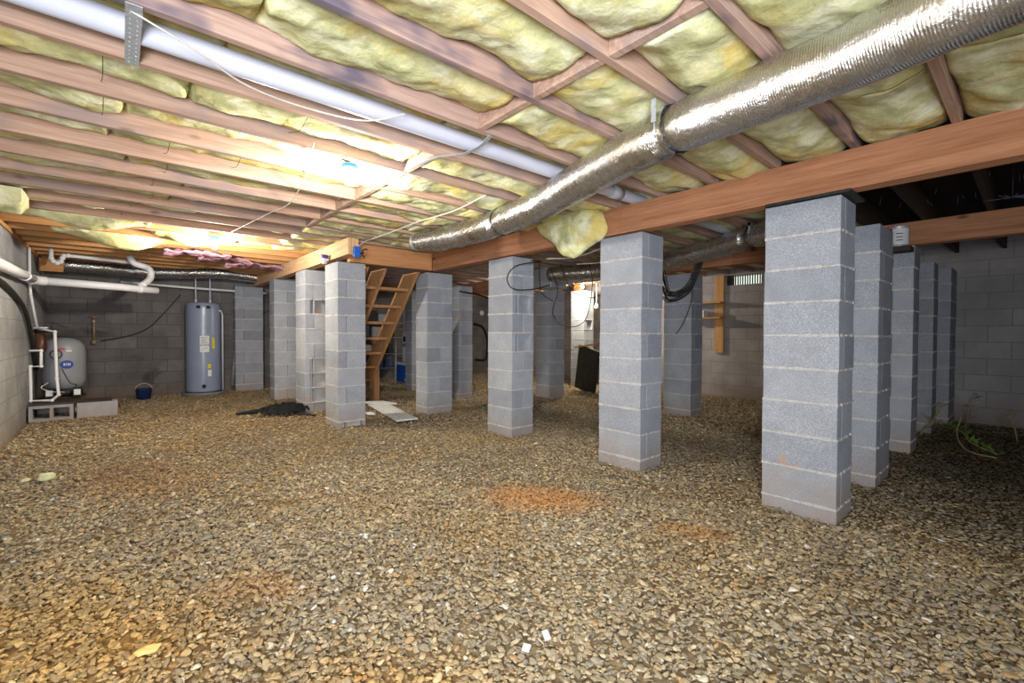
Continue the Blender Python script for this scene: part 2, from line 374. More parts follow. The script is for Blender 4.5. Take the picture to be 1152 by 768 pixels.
# ---- gravel: flat angular chips, laid everywhere the eye can reach
def chips():
    def ico(sub):
        bm = bmesh.new(); bmesh.ops.create_icosphere(bm, subdivisions=sub, radius=1)
        V = np.array([v.co[:] for v in bm.verts]); Fc = np.array([[v.index for v in f.verts] for f in bm.faces]); bm.free(); return V, Fc
    AV, AF, off = [], [], 0
    zones = [(0, 3.2, 4300, 2, 30), (3.2, 5.6, 2600, 1, 24), (5.6, 13.5, 1200, 1, 12)]
    for r0, r1, dens, sub, nt in zones:
        Vt, Ft = ico(sub); temps = []
        for t in range(nt):
            n_ = Vt.copy()
            for q in range(10):       # cut flats off the pebble so that it reads as a crushed chip
                d = rng.normal(size=3); d /= np.linalg.norm(d); c = rng.uniform(.35, .75)
                s_ = n_ @ d; n_ -= np.outer(np.maximum(s_-c, 0), d)
            temps.append(n_)
        cnt = int(dens*(r1*r1-r0*r0)*PI/360*112)
        r = np.sqrt(rng.uniform(r0*r0, r1*r1, cnt)); a = yaw+np.radians(rng.uniform(-56, 56, cnt))
        x = -np.sin(a)*r; y = np.cos(a)*r
        k = (x > XB+.04) & (x < XR-.04) & (y > YL+.035) & (y < YF-.04) & (r > .9)
        for (qx, qy, hx, hy) in PIERBOX: k &= ~((np.abs(x-qx) < hx+.012) & (np.abs(y-qy) < hy+.012))
        x, y, r = x[k], y[k], r[k]; cnt = len(x)
        s_ = np.exp(rng.normal(math.log(.0122), .30, cnt))*np.where(r > 5.6, 1.45, np.where(r > 3.3, 1.15, 1))
        s_ = np.clip(s_, .006, .03)
        sc = np.stack([s_*rng.uniform(.95, 1.5, cnt), s_*rng.uniform(.65, 1.0, cnt), s_*rng.uniform(.26, .5, cnt)], 1)
        az = rng.uniform(0, 2*PI, cnt); tl = rng.normal(0, .28, cnt); tl2 = rng.normal(0, .28, cnt)
        ti = rng.integers(0, nt, cnt); z = gzi(x, y)+rng.uniform(-.006, .006, cnt)
        T = np.stack(temps)[ti]*sc[:, None, :]
        c, s = np.cos(tl)[:, None], np.sin(tl)[:, None]; Y = T[:, :, 1]*c-T[:, :, 2]*s; Z = T[:, :, 1]*s+T[:, :, 2]*c; X = T[:, :, 0]
        c, s = np.cos(tl2)[:, None], np.sin(tl2)[:, None]; X, Z = X*c+Z*s, -X*s+Z*c
        c, s = np.cos(az)[:, None], np.sin(az)[:, None]; X, Y = X*c-Y*s, X*s+Y*c
        P = np.stack([X+x[:, None], Y+y[:, None], Z+z[:, None]], 2).reshape(-1, 3)
        Fc = (Ft[None]+(np.arange(cnt)*len(Vt))[:, None, None]).reshape(-1, 3)+off
        AV.append(P); AF.append(Fc); off += len(P)
    return np.concatenate(AV).astype(np.float32), np.concatenate(AF).astype(np.int32)
V, Fc = chips()
me = bpy.data.meshes.new('gravel'); me.vertices.add(len(V)); me.vertices.foreach_set('co', V.ravel())
me.loops.add(Fc.size); me.loops.foreach_set('vertex_index', Fc.ravel())
me.polygons.add(len(Fc)); me.polygons.foreach_set('loop_start', np.arange(0, Fc.size, 3, dtype=np.int32))
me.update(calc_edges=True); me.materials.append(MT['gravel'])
o = bpy.data.objects.new('gravel', me); COL.objects.link(o)
tag(o, 'grey and tan crushed stone gravel spread over the whole ground', 'gravel', None, 'stuff')
# ------------------------------------------------------------------ piers
def pier(x1, y0, wx, wy, top, label, style='', z0=-.08, bright=None, cour=.2032):
    """x1,y0: the corner nearest the camera; recessed block ends shown on the +x face where style lists the course"""
    x0, y1 = x1-wx, y0+wy
    root = empty('block_pier', ((x0+x1)/2, (y0+y1)/2, 0), label, 'pier', 'block piers carrying the girders')
    mb = MB(); mo = MB(); n = 0; z = top; r = random.Random(int(abs(x1*31+y0*17)*10))
    while z > z0+.02:
        zb = max(z-cour, z0); j = lambda: r.uniform(-.002, .003)
        a0, a1, b0, b1 = x0+j(), x1+j(), y0+j(), y1+j()
        g = .005
        rec = str(n) in style.split(',')
        split = (n+len(style)) % 2 == 0
        if rec:      # the concave end of a block: two flanges and a web set back between them
            q0, q1 = b0+wy*.17, b1-wy*.14; e = .05
            mb.box(a0, a1-e, b0, b1, zb+g, z-g, .0022); mb.box(a1-e-.002, a1, b0, q0, zb+g, z-g, .0022)
            mb.box(a1-e-.002, a1, q1, b1, zb+g, z-g, .0022)
            mb.box(a1-e-.002, a1-.008, q0+wy*.1, q0+wy*.16, zb+g, z-g, .002)
        elif split:
            ym = y0+wy*(.5 if 'c' in style else .3); mb.box(a0, a1, b0, ym-.002, zb+g, z-g, .0025); mb.box(a0, a1, ym+.002, b1, zb+g, z-g, .0025)
        else:
            if 'x' in style:
                xm = x0+wx*.62; mb.box(a0, xm-.002, b0, b1, zb+g, z-g, .0025); mb.box(xm+.002, a1, b0, b1, zb+g, z-g, .0025)
            else: mb.box(a0, a1, b0, b1, zb+g, z-g, .0025)
        if zb > z0+.01:     # squeezed mortar bed, a little ragged
            k = 9
            for (ax, bx, ay, by) in ((x0, x1, y0, y0), (x1, x1, y0, y1)):
                for i in range(k):
                    if r.random() < .12: continue
                    t0, t1 = i/k, (i+1)/k; e = r.uniform(-.0005, .007)
                    h = r.uniform(.0045, .010)
                    if ay == by: mo.box(ax+(bx-ax)*t0, ax+(bx-ax)*t1, y0-e, y0+.03, zb-h, zb+h)
                    else: mo.box(x1-.03, x1+e, ay+(by-ay)*t0, ay+(by-ay)*t1, zb-h, zb+h)
            mo.box(x0+.004, x1-.004, y0+.004, y1-.004, zb-.006, zb+.006)
        z = zb; n += 1
    mo.box(x0+.03, x1-.05, y0+.03, y1-.03, z0+.01, top-.01)
    mb.build('blocks', bright or MT['block'], root); mo.build('mortar_beds', MT['mortar'], root)
    return root
TOP = 1.905
pier(-.748, 3.13, .405, .315, TOP, 'large grey block pier nearest the camera on the right')
pier(-2.06, 3.13, .412, .305, 1.912, 'grey block pier under the hanging yellow batt, second of the front row from the right')
pier(-3.631, 3.13, .412, .31, 1.916, 'grey block pier with recessed block ends and a black cable loop at its top', '2,4,c')
pier(-5.364, 3.13, .33, .386, 1.916, 'grey block pier just right of the wooden stairs, under the girder joint', 'c')
pier(-5.22, 1.875, .42, .325, 1.912, 'grey block pier just left of the wooden stairs, under the pale beam end', 'q,9', cour=.205)
pier(-6.53, 1.9, .43, .40, 1.96, 'grey block pier behind the black cloth pile with a patched hollow', '2,6,7,8')
pier(-8.17, 1.9, .30, .40, 1.99, 'grey block pier standing nearest the water heater side', 'c,x')
pier(-.75, 4.12, .40, .44, 1.90, 'grey block pier directly behind the large nearest pier', 'x')
pier(-.755, 5.53, .40, .30, 1.93, 'grey block pier with the paint can on top', 'x')
pier(-.77, 6.90, .40, .32, 1.925, 'narrow shadowed block pier between the paint can pier and the far wall', '')
pier(-.69, 7.53, .40, .565, 1.92, 'last block pier of the right row, built against the far wall', '')
pier(-3.0, 5.72, .40, .30, 1.91, 'dark grey block pier with the black cable coil hanging beside it')
pier(-5.345, 5.53, .42, .27, 1.83, 'dark block pier below the sheet metal duct box')
pier(-6.36, 4.30, .40, .28, 1.90, 'dark block pier seen between the two piers right of the stairs')
pier(-7.80, 4.20, .26, .40, 1.93, 'dark block pier behind the stairs beside the blue cooler')
pier(-6.13, 7.25, .36, .30, 2.0, 'brightly lit pale block pier beside the orange cord coil', '3,c')
pier(-9.69, 1.60, .25, .46, 1.95, 'tan stained block pier against the back wall right of the water heater')
# ------------------------------------------------------------------ girders, header
def slab(name, x0, x1, y0, y1, z0, z1, mat, label, cat, bev=.004, group=None):
    m = MB(); m.box(x0, x1, y0, y1, z0, z1, bev); return thing(m, name, mat, label, cat, group, rec=False)
def girder(name, plies, x0, x1, z0, z1, mat, label, joints=()):
    """plies: list of (y0, y1)"""
    root = empty(name, ((x0+x1)/2, plies[0][0], z0), label, 'beam')
    for (a, c) in plies:
        xs_ = [x0]+list(joints)+[x1]
        for p, q in zip(xs_, xs_[1:]):
            m = MB(); m.box(p+.0015, q-.0015, a, c, z0, z1, .003); m.build('plank', mat, root)
    return root
girder('girder', [(3.135, 3.173), (3.176, 3.214), (3.217, 3.255)], -5.262, XR, 1.925, ZJ-.001, MT['girder'],
       'long reddish wood girder across the top of the front piers', joints=(-4.10, -2.28))
girder('girder', [(1.905, 1.943), (1.946, 1.984), (1.987, 2.025)], -9.68, -4.985, 1.965, ZJ-.001, MT['beam_pale'],
       'pale wood beam running back over the piers left of the stairs', joints=(-7.2,))
girder('girder', [(5.56, 5.60), (5.603, 5.643), (5.646, 5.686)], -9.9, XR, 1.935, ZJ-.001, MT['girder'],
       'second wood girder behind the first, resting on the back row of piers', joints=(-6.0, -2.4))
hd = MB(); hd.box(-5.30, -5.262, 2.028, 3.13, 1.925, ZJ-.001, .003); hd.box(-5.34, -5.302, 2.028, 3.13, 1.925, ZJ-.001, .003)
thing(hd, 'header_beam', MT['header'], 'short wood header over the top of the stairs', 'beam', rec=False)
# slate shims on pier tops
m = MB(); m.box(-1.15, -.70, 3.115, 3.44, 1.906, 1.924, .004)
thing(m, 'shim_board', MT['darkpanel'], 'dark shim board between the nearest pier and the long girder', 'shim')
# ------------------------------------------------------------------ joists
def jx(k): return -.30-.4115*k
ORD = ['first', 'second', 'third', 'fourth', 'fifth', 'sixth', 'seventh', 'eighth', 'ninth', 'tenth', 'eleventh', 'twelfth', 'thirteenth',
       'fourteenth', 'fifteenth', 'sixteenth', 'seventeenth', 'eighteenth', 'nineteenth', 'twentieth', 'twenty-first', 'twenty-second', 'twenty-third', 'twenty-fourth', 'twenty-fifth', 'twenty-sixth', 'twenty-seventh']
def jname(k): return ORD[k]
for k in range(-2, 24):
    x = jx(k); r = random.Random(k)
    mat = (MT['joist_mould'] if k in (3, 4, 1) else MT['joist']) if k < 15 else MT['joist_orange']
    m = MB()
    # slightly crowned boards: three runs lapped over the girders
    m.box(x, x+.038, YL+.021-.12, 3.19, ZJ, ZS-.002, .003)
    o = thing(m, 'floor_joist', mat, ('pinkish wood joist in front of the long girder, %s from the right' if k < 15 else 'bare orange wood joist toward the back wall, %s from the right') % jname(k+2), 'joist', 'floor joists in front of the girder', rec=False)
    m = MB(); m.box(x+.001, x+.039, 3.192, YF-.002, ZJ+.001, ZS-.002, .003)
    dk = k < 3  # rightmost back joists use the darker wood colour
    thing(m, 'floor_joist', MT['darkwood'] if dk else MT['joist'], ('dark floor joist behind the long girder, %s from the right' % jname(k+2)) if dk else 'floor joist behind the long girder, %s from the right' % jname(k+2), 'joist', 'floor joists behind the girder', rec=False)
# solid blocking
for k in range(-1, 12):
    if k == 5 or k == 4: continue
    xa, xb = jx(k)+.0385, jx(k-1)-.0005
    m = MB(); off = .0 if k % 2 else .006
    m.box(xa, xb, 1.405+off, 1.443+off, ZJ+.001, ZS-.002, .002)
    thing(m, 'blocking', MT['joist'], 'short pinkish wood block on the right side of the %s joist from the right' % jname(k+2), 'wood block', 'solid blocking between joists', rec=False)
m = MB(); m.box(jx(4)+.0385, jx(3)-.0005, 1.405, 1.443, ZJ+.001, ZS-.002, .002)
thing(m, 'blocking', MT['joist'], 'short pinkish wood block beside the white drain pipe strap', 'wood block', 'solid blocking between joists', rec=False)
# ------------------------------------------------------------------ insulation batts
def batt(x0, x1, y0, y1, zl, amp, seed, label, mat=None, droop=None, ns=18, step=.021, group='yellow fiberglass batts between the joists'):
    nl = max(6, int((y1-y0)/step)); o_ = seed*7.31
    bm = bmesh.new(); G = []
    for i in range(nl+1):
        t = i/nl; y = y0+(y1-y0)*t; row = []
        e = min(t, 1-t)*(y1-y0)
        endr = math.sqrt(max(0, 1-max(0, 1-e/.025)**2))
        for j in range(ns+1):
            u = j/ns; x = x0+(x1-x0)*u
            su = math.sin(PI*u)**.55 if 0 < u < 1 else 0
            low = noise.noise(Vector((x*1.1+o_, y*1.7, o_)))*1.0
            edge = noise.noise(Vector((o_+(3 if u < .5 else 9), y*2.2, 1)))
            z = zl + .030*(1-su) + .045*edge*(1-su) - amp*su*(.6+1.1*low)
            z += .030*noise.noise(Vector((x*5+o_, y*3.5, 2)))+.012*noise.noise(Vector((x*13, y*9+o_, 4)))
            fo = noise.noise(Vector((x*3.2+o_, y*6.5+2*noise.noise(Vector((x*3, y*2, o_))), 7))); z -= .028*max(0, .22-abs(fo))*su-.004
            z += .004*noise.noise(Vector((x*40, y*34+o_, 4)))+.003*noise.noise(Vector((x*80, y*70+o_, 4)))
            z = z*endr+(zl+.05)*(1-endr)
            if droop: z -= droop(u, t)
            row.append(bm.verts.new((x, y+.012*noise.noise(Vector((x*9, o_, y*3))), min(z, ZS-.01))))
        G.append(row)
    for i in range(nl):
        for j in range(ns):
            f = bm.faces.new((G[i][j], G[i+1][j], G[i+1][j+1], G[i][j+1])); f.smooth = True
    # upper side, so the batt has its real thickness
    H = [[bm.verts.new((v.co.x, v.co.y, min(ZS-.004, v.co.z+.09))) for v in (G[0][0], G[0][ns])], [bm.verts.new((v.co.x, v.co.y, min(ZS-.004, v.co.z+.09))) for v in (G[nl][0], G[nl][ns])]]
    bm.faces.new([H[0][0], H[0][1], H[1][1], H[1][0]])
    bm.faces.new([r_[0] for r_ in G]+[H[1][0], H[0][0]]); bm.faces.new([r_[ns] for r_ in reversed(G)]+[H[0][1], H[1][1]])
    bm.faces.new(list(reversed(G[0]))+[H[0][0], H[0][1]]); bm.faces.new(G[nl]+[H[1][1], H[1][0]])
    m = MB(); m.bm.free(); m.bm = bm
    return thing(m, 'insulation_batt', mat or MT['insul'], label, 'insulation', group, rec=False)
for k in range(-1, 16):
    xa, xb = jx(k)+.040, jx(k-1)-.002        # bay to the right of joist k
    nm = 'the %s bay from the right' % jname(k+1)
    r = random.Random(100+k)
    if k == 5: amp, zl = -.012, 2.262
    else: amp, zl = .030, 2.186
    if k > 5: amp, zl = .026, 2.214
    if k == 6: zl = 2.205
    cuts = [YL+.0, .15+r.uniform(-.25, .25), 1.403]
    for n_, (a, c) in enumerate(zip(cuts, cuts[1:])):
        batt(xa, xb, a-.004, c+.002, zl+r.uniform(-.01, .012), amp, k*5+n_, 'yellow fiberglass batt %s in %s' % (['against the left wall', 'in front of the blocking row'][n_], nm))
    if k >= 0 or True:
        yc = 2.25+r.uniform(-.1, .3)
        if k > 5: zl, amp = 2.182, .038
        batt(xa, xb, 1.449, yc+.006, zl+.0, amp*1.1, k*5+3, 'yellow fiberglass batt just past the blocking row in %s' % nm)
        batt(xa, xb, yc-.006, 3.25, zl-.005, amp*1.3, k*5+4, 'yellow fiberglass batt meeting the long girder in %s' % nm)
for k in range(3, 18):
    xa, xb = jx(k)+.042, jx(k-1)-.002; r = random.Random(300+k)
    nm = 'the %s bay from the right' % jname(k+1)
    batt(xa, xb, 3.27, 5.5, 2.21, .035, 400+k, 'yellow fiberglass batt behind the long girder in %s' % nm, step=.07, ns=8)
    batt(xa, xb, 5.72, 8.05, 2.21, .035, 500+k, 'yellow fiberglass batt beyond the second girder in %s' % nm, step=.09, ns=8)
# batts that have come loose
def sag(a): return lambda u, t: a*math.sin(PI*min(1, max(0, t)))**2*(.5+.5*math.sin(PI*u))
batt(-6.03, -5.66, -.80, .25, 2.17, .05, 901, 'loose yellow batt sagging in folds below the joists near the left wall', droop=sag(.09))
batt(-6.86, -6.47, -.55, .55, 2.16, .06, 902, 'ragged yellow batt sagging farther back above the white drain pipe', droop=sag(.10))
batt(-6.45, -6.08, .25, 1.05, 2.17, .05, 903, 'yellow batt piece hanging left of the bare far bulb', droop=sag(.08))
batt(-5.25, -4.95, -.84, -.55, 2.12, .05, 904, 'pale torn batt end hanging down at the left wall', droop=lambda u, t: .10)
# the batt hanging in front of the girder
def hang_batt():
    cx, cz = -2.70, 2.06
    outl = [(-3.20, 2.14), (-2.95, 2.20), (-2.70, 2.20), (-2.48, 2.17), (-2.38, 2.07), (-2.345, 1.97), (-2.39, 1.90), (-2.49, 1.86), (-2.60, 1.81), (-2.70, 1.77), (-2.81, 1.80), (-2.91, 1.87), (-3.00, 1.95), (-3.14, 2.05)]
    c = curve([(x, 0, z) for x, z in outl+outl[:1]], 6)[:-1]; n = len(c); bm = bmesh.new(); R_ = []
    cen = Vector((cx, 0, cz))
    for s_, y in [(0, -.075), (.2, -.075), (.4, -.072), (.6, -.064), (.78, -.05), (.92, -.025), (1, 0), (.95, .035), (.7, .05), (0, .05)]:
        if s_ == 0: R_.append([bm.verts.new((cx, 3.06+y, cz))]); continue
        ring = []
        for p in c:
            q = cen+(p-cen)*s_; nz = noise.noise(Vector((q.x*9, y*9, q.z*9)))*.03+noise.noise(Vector((q.x*26, 4, q.z*26)))*.013
            ring.append(bm.verts.new((q.x+nz*.4, 3.06+y-(nz if y < 0 else 0), q.z+nz*.5)))
        R_.append(ring)
    for A, B in zip(R_, R_[1:]):
        for i in range(n):
            j = (i+1) % n
            if len(A) == 1: f = bm.faces.new((A[0], B[i], B[j]))
            elif len(B) == 1: f = bm.faces.new((A[j], A[i], B[0]))
            else: f = bm.faces.new((A[i], A[j], B[j], B[i]))
            f.smooth = True
    m = MB(); m.bm.free(); m.bm = bm
    thing(m, 'insulation_batt', MT['insul'], 'loose yellow batt corner hanging down over the girder left of the second pier', 'insulation', 'yellow fiberglass batts between the joists', rec=False)
hang_batt()
for i, (x, y, z, s_) in enumerate([(-7.05, .75, 2.12, .22), (-7.4, 1.1, 2.13, .2), (-7.75, 1.55, 2.11, .26)]):
    bm = bmesh.new(); bmesh.ops.create_grid(bm, x_segments=14, y_segments=22, size=1)
    for v in bm.verts:
        q = v.co.copy(); n_ = noise.noise(Vector((q.x*2+i*5, q.y*2.5, i)))
        v.co = Vector((x+q.x*s_*.7, y+q.y*s_*1.6, z+.05*n_-.03*noise.noise(Vector((q.x*6, q.y*6, i)))-.04*(q.y*q.y)))
    ex = bmesh.ops.solidify(bm, geom=bm.faces[:], thickness=.02)
    m = MB(); m.bm.free(); m.bm = bm
    thing(m, 'insulation_scrap', MT['pinkpaper'], ['torn pink insulation piece left of the far bulb', 'torn pink insulation piece right of the far bulb', 'torn pink insulation drooping above the back piers'][i], 'insulation', 'torn pink insulation by the back wall', smooth=True, rec=False)
# thin bowed wire stays that hold the batts up
for k in range(5, 14):
    for n_, y in enumerate((.10, .62) if k < 9 else (.15,)):
        xa, xb = jx(k)+.045, jx(k-1)-.006; y2 = y+random.Random(k*3+n_).uniform(-.25, .25)
        if k == 5: continue
        m = MB(); m.tube(curve([(xa, y2, 2.20), ((xa+xb)/2, y2+.01, 2.155), (xb, y2+.015, 2.20)], 5), .0016, 5)
        thing(m, 'wire_stay', MT['wire'], 'thin dark wire stay bowed under a batt on the left half of the ceiling', 'wire', 'wire stays under the batts', rec=False)
# ------------------------------------------------------------------ white drain pipe under the ceiling, with straps
PX, PZ = -2.165, 2.196
root = empty('drain_pipe', (PX, 2, PZ), 'long white plastic drain pipe running up between the ceiling joists', 'pipe')
m = MB(); m.tube([(PX, y, PZ) for y in (YL+.01, 1, 3, 5, 8.05)], .046, 28); m.build('pipe_run', MT['pvc'], root)
m = MB(); m.tube([(PX, 2.86, PZ), (PX, 2.98, PZ)], .051, 28); m.build('coupling', MT['pvc'], root)
m = MB(); m.box(jx(5)+.01, jx(4)+.03, .018, .062, ZJ-.0045, ZJ-.001, .0004)
for yy in (.03, .05):
    for q in range(12):
        xx = jx(5)+.03+q*.032; m.lathe((xx, yy, ZJ-.0055), [(0, 0), (.003, 0), (.003, .002)], 6)
thing(m, 'pipe_strap', MT['galv'], 'flat galvanised strap nailed under the white drain pipe at upper left', 'strap', 'straps holding the drain pipe')
m = MB()
P_ = curve([(jx(4)+.02, 1.50, ZJ-.002), (jx(4)-.09, 1.52, 2.135), (PX, 1.50, 2.125), (PX-.1, 1.47, 2.135), (jx(5)-.02, 1.44, ZJ-.002), (jx(5)-.28, 1.40, 2.146)], 6)
for a_, c_ in zip(P_, P_[1:]): m.bar(a_, c_, .022, .003)
thing(m, 'pipe_strap', MT['galv'], 'curved metal strap slung under the white drain pipe beside the blocking', 'strap', 'straps holding the drain pipe')
# ------------------------------------------------------------------ silver flexible duct
def duct(path, rad, name, mat, label, joints, r_end=None):
    c = curve(path, 14); n = len(c); rs = []
    for i, p in enumerate(c):
        t = i/(n-1); r = rad(t)
        for j in joints: r -= .020*math.exp(-((t-j)/.014)**2)
        r += .0035*noise.noise(Vector((p.x*5, p.y*5, 1)))
        rs.append(r)
    root = empty(name, path[0], label, 'duct')
    m = MB(); m.tube(c, rs, 36)
    for v in m.bm.verts:
        q = v.co; v.co = q+Vector((noise.noise(q*22), noise.noise(q*22+Vector((5, 0, 0))), noise.noise(q*22+Vector((0, 5, 0)))))*.004
    m.build('foil_sleeve', mat, root, smooth=True)
    for j in joints:
        i = int(j*(n-1)); a, d = c[i], (c[min(n-1, i+1)]-c[i]).normalized()
        m = MB(); m.tube([a-d*.045, a-d*.012, a, a+d*.012, a+d*.045], [rs[i]*1.0+.022, rs[i]+.006, rs[i]+.003, rs[i]+.006, rs[i]+.022], 36, cap=False)
        for v in m.bm.verts:
            q = v.co; v.co = q+Vector((noise.noise(q*60), noise.noise(q*60+Vector((5, 0, 0))), noise.noise(q*60+Vector((0, 5, 0)))))*.012
        m.build('joint_wrap', MT['foil'], root)
    return root, c, rs
DP = [(1.3, 1.62, 2.036), (.6, 1.72, 2.036), (-.058, 1.80, 2.036), (-.403, 1.872, 2.036), (-.853, 1.915, 2.036), (-1.142, 1.945, 2.036), (-1.455, 2.02, 2.034),
      (-1.95, 2.17, 2.03), (-2.379, 2.31, 2.028), (-2.80, 2.39, 2.028), (-3.05, 2.42, 2.028), (-3.55, 2.44, 2.03), (-3.98, 2.40, 2.04), (-4.27, 2.35, 2.05)]
nseg = len(DP)-1
dr, dc, drs = duct(DP, lambda t: .110 if t < .5 else .110+.003*math.sin((t-.5)*2*PI) - .028*max(0, (t-.84)/.16)**2, 'flexible_duct', MT['foil'],
     'big silver foil flexible duct slung under the joists across the upper right', [5/nseg, 9.8/nseg])
m = MB(); i5 = int(5/nseg*(len(dc)-1)); p5 = dc[i5]
m.box(p5.x-.012, p5.x+.012, p5.y-.13, p5.y-.128, p5.z+.01, 2.149); m.tube([(p5.x, p5.y-.125, p5.z+.02), (p5.x, p5.y-.118, p5.z-.05)], .004, 6)
m.build('hanger_strap', MT['galv'], dr)
m = MB(); e = dc[-1]; d_ = (dc[-1]-dc[-4]).normalized(); m.tube([e-d_*.02, e+d_*.004], [drs[-1]+.003, drs[-1]+.003], 36, cap=True); m.build('end_collar', MT['galv'], dr)
D2 = [(-5.0, 5.1, 2.02), (-4.1, 5.25, 2.0), (-3.2, 5.2, 2.0), (-2.75, 5.0, 2.005), (-2.3, 4.85, 2.02), (-1.84, 4.62, 2.035), (-1.4, 4.45, 2.035), (-1.08, 4.42, 2.035)]
d2, c2, r2 = duct(D2, lambda t: .112, 'flexible_duct', MT['foildark'], 'dull silver flexible duct behind the long girder, left of the largest pier', [5/7])
m = MB(); m.box(-1.80, -1.785, 4.48, 4.70, 2.12, 2.149); m.box(-1.80, -1.785, 4.48, 4.50, 2.03, 2.149); m.build('hanger_strap', MT['galv'], d2)
D3 = [(-9.45, -.80, 2.08), (-9.4, -.25, 2.075), (-9.4, .25, 2.06), (-9.4, .75, 2.085), (-9.4, 1.4, 2.13), (-9.55, 2.4, 2.08)]
duct(D3, lambda t: .10, 'flexible_duct', MT['foildark'], 'dark crumpled foil duct along the back wall above the water heater', [.35])
# sheet metal box and round duct
root = empty('duct_box', (-5.24, 5.30, 1.84), 'square sheet metal duct box on a dark pier behind the girder', 'duct')
m = MB(); m.box(-5.47, -5.05, 5.16, 5.52, 1.835, ZJ-.002, .004); m.build('box', MT['galv'], root)
m = MB(); m.box(-5.48, -5.04, 5.15, 5.53, 1.83, 1.845, .001); m.build('flange', MT['galv'], root)
m = MB(); m.tube([(-5.045, 5.33, 1.98), (-4.75, 5.33, 1.98), (-4.2, 5.35, 1.98)], .105, 28)
m.tube([(-4.8, 5.33, 1.98), (-4.78, 5.33, 1.98)], .111, 28)
thing(m, 'round_duct', MT['galv'], 'shiny round metal duct joining the sheet metal box', 'duct', rec=False)
# ------------------------------------------------------------------ bare bulbs
def emis(name, col, st):
    k = N(name); k.b.inputs['Base Color'].default_value = (*col, 1); k.b.inputs['Emission Color'].default_value = (*col, 1)
    k.b.inputs['Emission Strength'].default_value = st; return k.m
def bulb(x, y, z, power, label, col=(1, .93, .80), st=60, box=True):
    root = empty('bare_bulb', (x, y, z), label, 'light bulb', 'bare bulbs in lampholders')
    m = MB(); m.lathe((x, y, z), [(0, -.062), (.018, -.058), (.028, -.045), (.031, -.028), (.027, -.008), (.017, .012), (.014, .024)], 20)
    g = m.build('bulb_glass', emis('bulb_glow', col, st), root); g.visible_shadow = True
    m = MB(); m.lathe((x, y, z), [(.0, .018), (.022, .018), (.026, .03), (.048, .036), (.05, .046), (0, .047)], 20); m.build('lampholder', MT['white'], root)
    m = MB(); m.lathe((x, y, z), [(0, .047), (.05, .047), (.052, .07), (0, .07)], 20); m.build('junction_box', MT['blue'], root)
    point('bulb_light', (x, y, z-.085), .04, power, col)
    return root
bulb(-2.90, 1.12, 2.10, 80, 'glaring bare bulb with blue box between the joists at upper left centre')
bulb(-6.02, .80, 2.085, 150, 'glaring bare bulb with blue box far back above the water heater')
bulb(-5.93, 6.95, 2.062, 135, 'bare bulb hidden behind the round duct, lighting the far corner', (1, .90, .74))
# ------------------------------------------------------------------ stairs seen from behind
root = empty('wooden_stairs', (-6.3, 2.5, 0), 'rough wooden stairs seen from behind between two front piers', 'stairs')
sl = 1.05
def strline(z): return -5.45-(1.945-z)/sl
for y in (2.32, 2.56, 3.03):
    m = MB(); z1, z0 = 1.92, .0
    xa, xb = strline(z1), strline(z0)
    m.poly_prism([(xa, y, z1), (xa-.42, y, z1), (xb-.42, y, z0), (xb, y, z0)], (0, .038, 0)); m.build('stringer', MT['stair'], root)
zt = 1.71
n_ = 0
while zt > .1:
    xb = strline(zt)
    for ya, yb in ((2.359, 2.559), (2.599, 3.029)):
        m = MB(); m.box(xb-.30, xb-.05, ya, yb, zt-.038, zt, .003); m.build('tread', MT['stair'], root)
    zt -= .226
m = MB(); m.box(-7.04, -6.95, 3.072, 3.162, -.02, 1.0, .004)
thing(m, 'wood_post', MT['stair'], 'short wood post standing behind the lower end of the stairs', 'post')
# ------------------------------------------------------------------ water heater
hx, hy = -9.62, 1.10
root = empty('water_heater', (hx, hy, 0), 'tall grey-blue water heater standing against the back wall', 'water heater')
m = MB(); m.lathe((hx, hy, 0), [(0, .055), (.245, .055), (.255, .07), (.256, .10), (.255, 1.50), (.25, 1.57), (.235, 1.60), (0, 1.615)], 56); m.build('tank_body', MT['heater'], root)
m = MB(); m.lathe((hx, hy, 0), [(0, .0), (.32, .0), (.325, .052), (.318, .054), (.312, .01), (0, .01)], 48); m.build('drain_pan', MT['greyplastic'], root)
def on_cyl(m, c, r, a0, a1, z0, z1, th=.002, n=8):
    """a sheet wrapped on a cylinder; angles measured round c"""
    for i in range(n):
        t0, t1 = a0+(a1-a0)*i/n, a0+(a1-a0)*(i+1)/n
        p = [Vector((c[0]+(r+th)*math.cos(t), c[1]+(r+th)*math.sin(t), z)) for t, z in ((t0, z0), (t1, z0), (t1, z1), (t0, z1))]
        q = [Vector((c[0]+(r-.004)*math.cos(t), c[1]+(r-.004)*math.sin(t), z)) for t, z in ((t0, z0), (t1, z0), (t1, z1), (t0, z1))]
        P1 = [m.bm.verts.new(v) for v in p]; Q1 = [m.bm.verts.new(v) for v in q]
        m.bm.faces.new(P1)
        for a, b_ in ((0, 1), (1, 2), (2, 3), (3, 0)): m.bm.faces.new((P1[b_], P1[a], Q1[a], Q1[b_]))
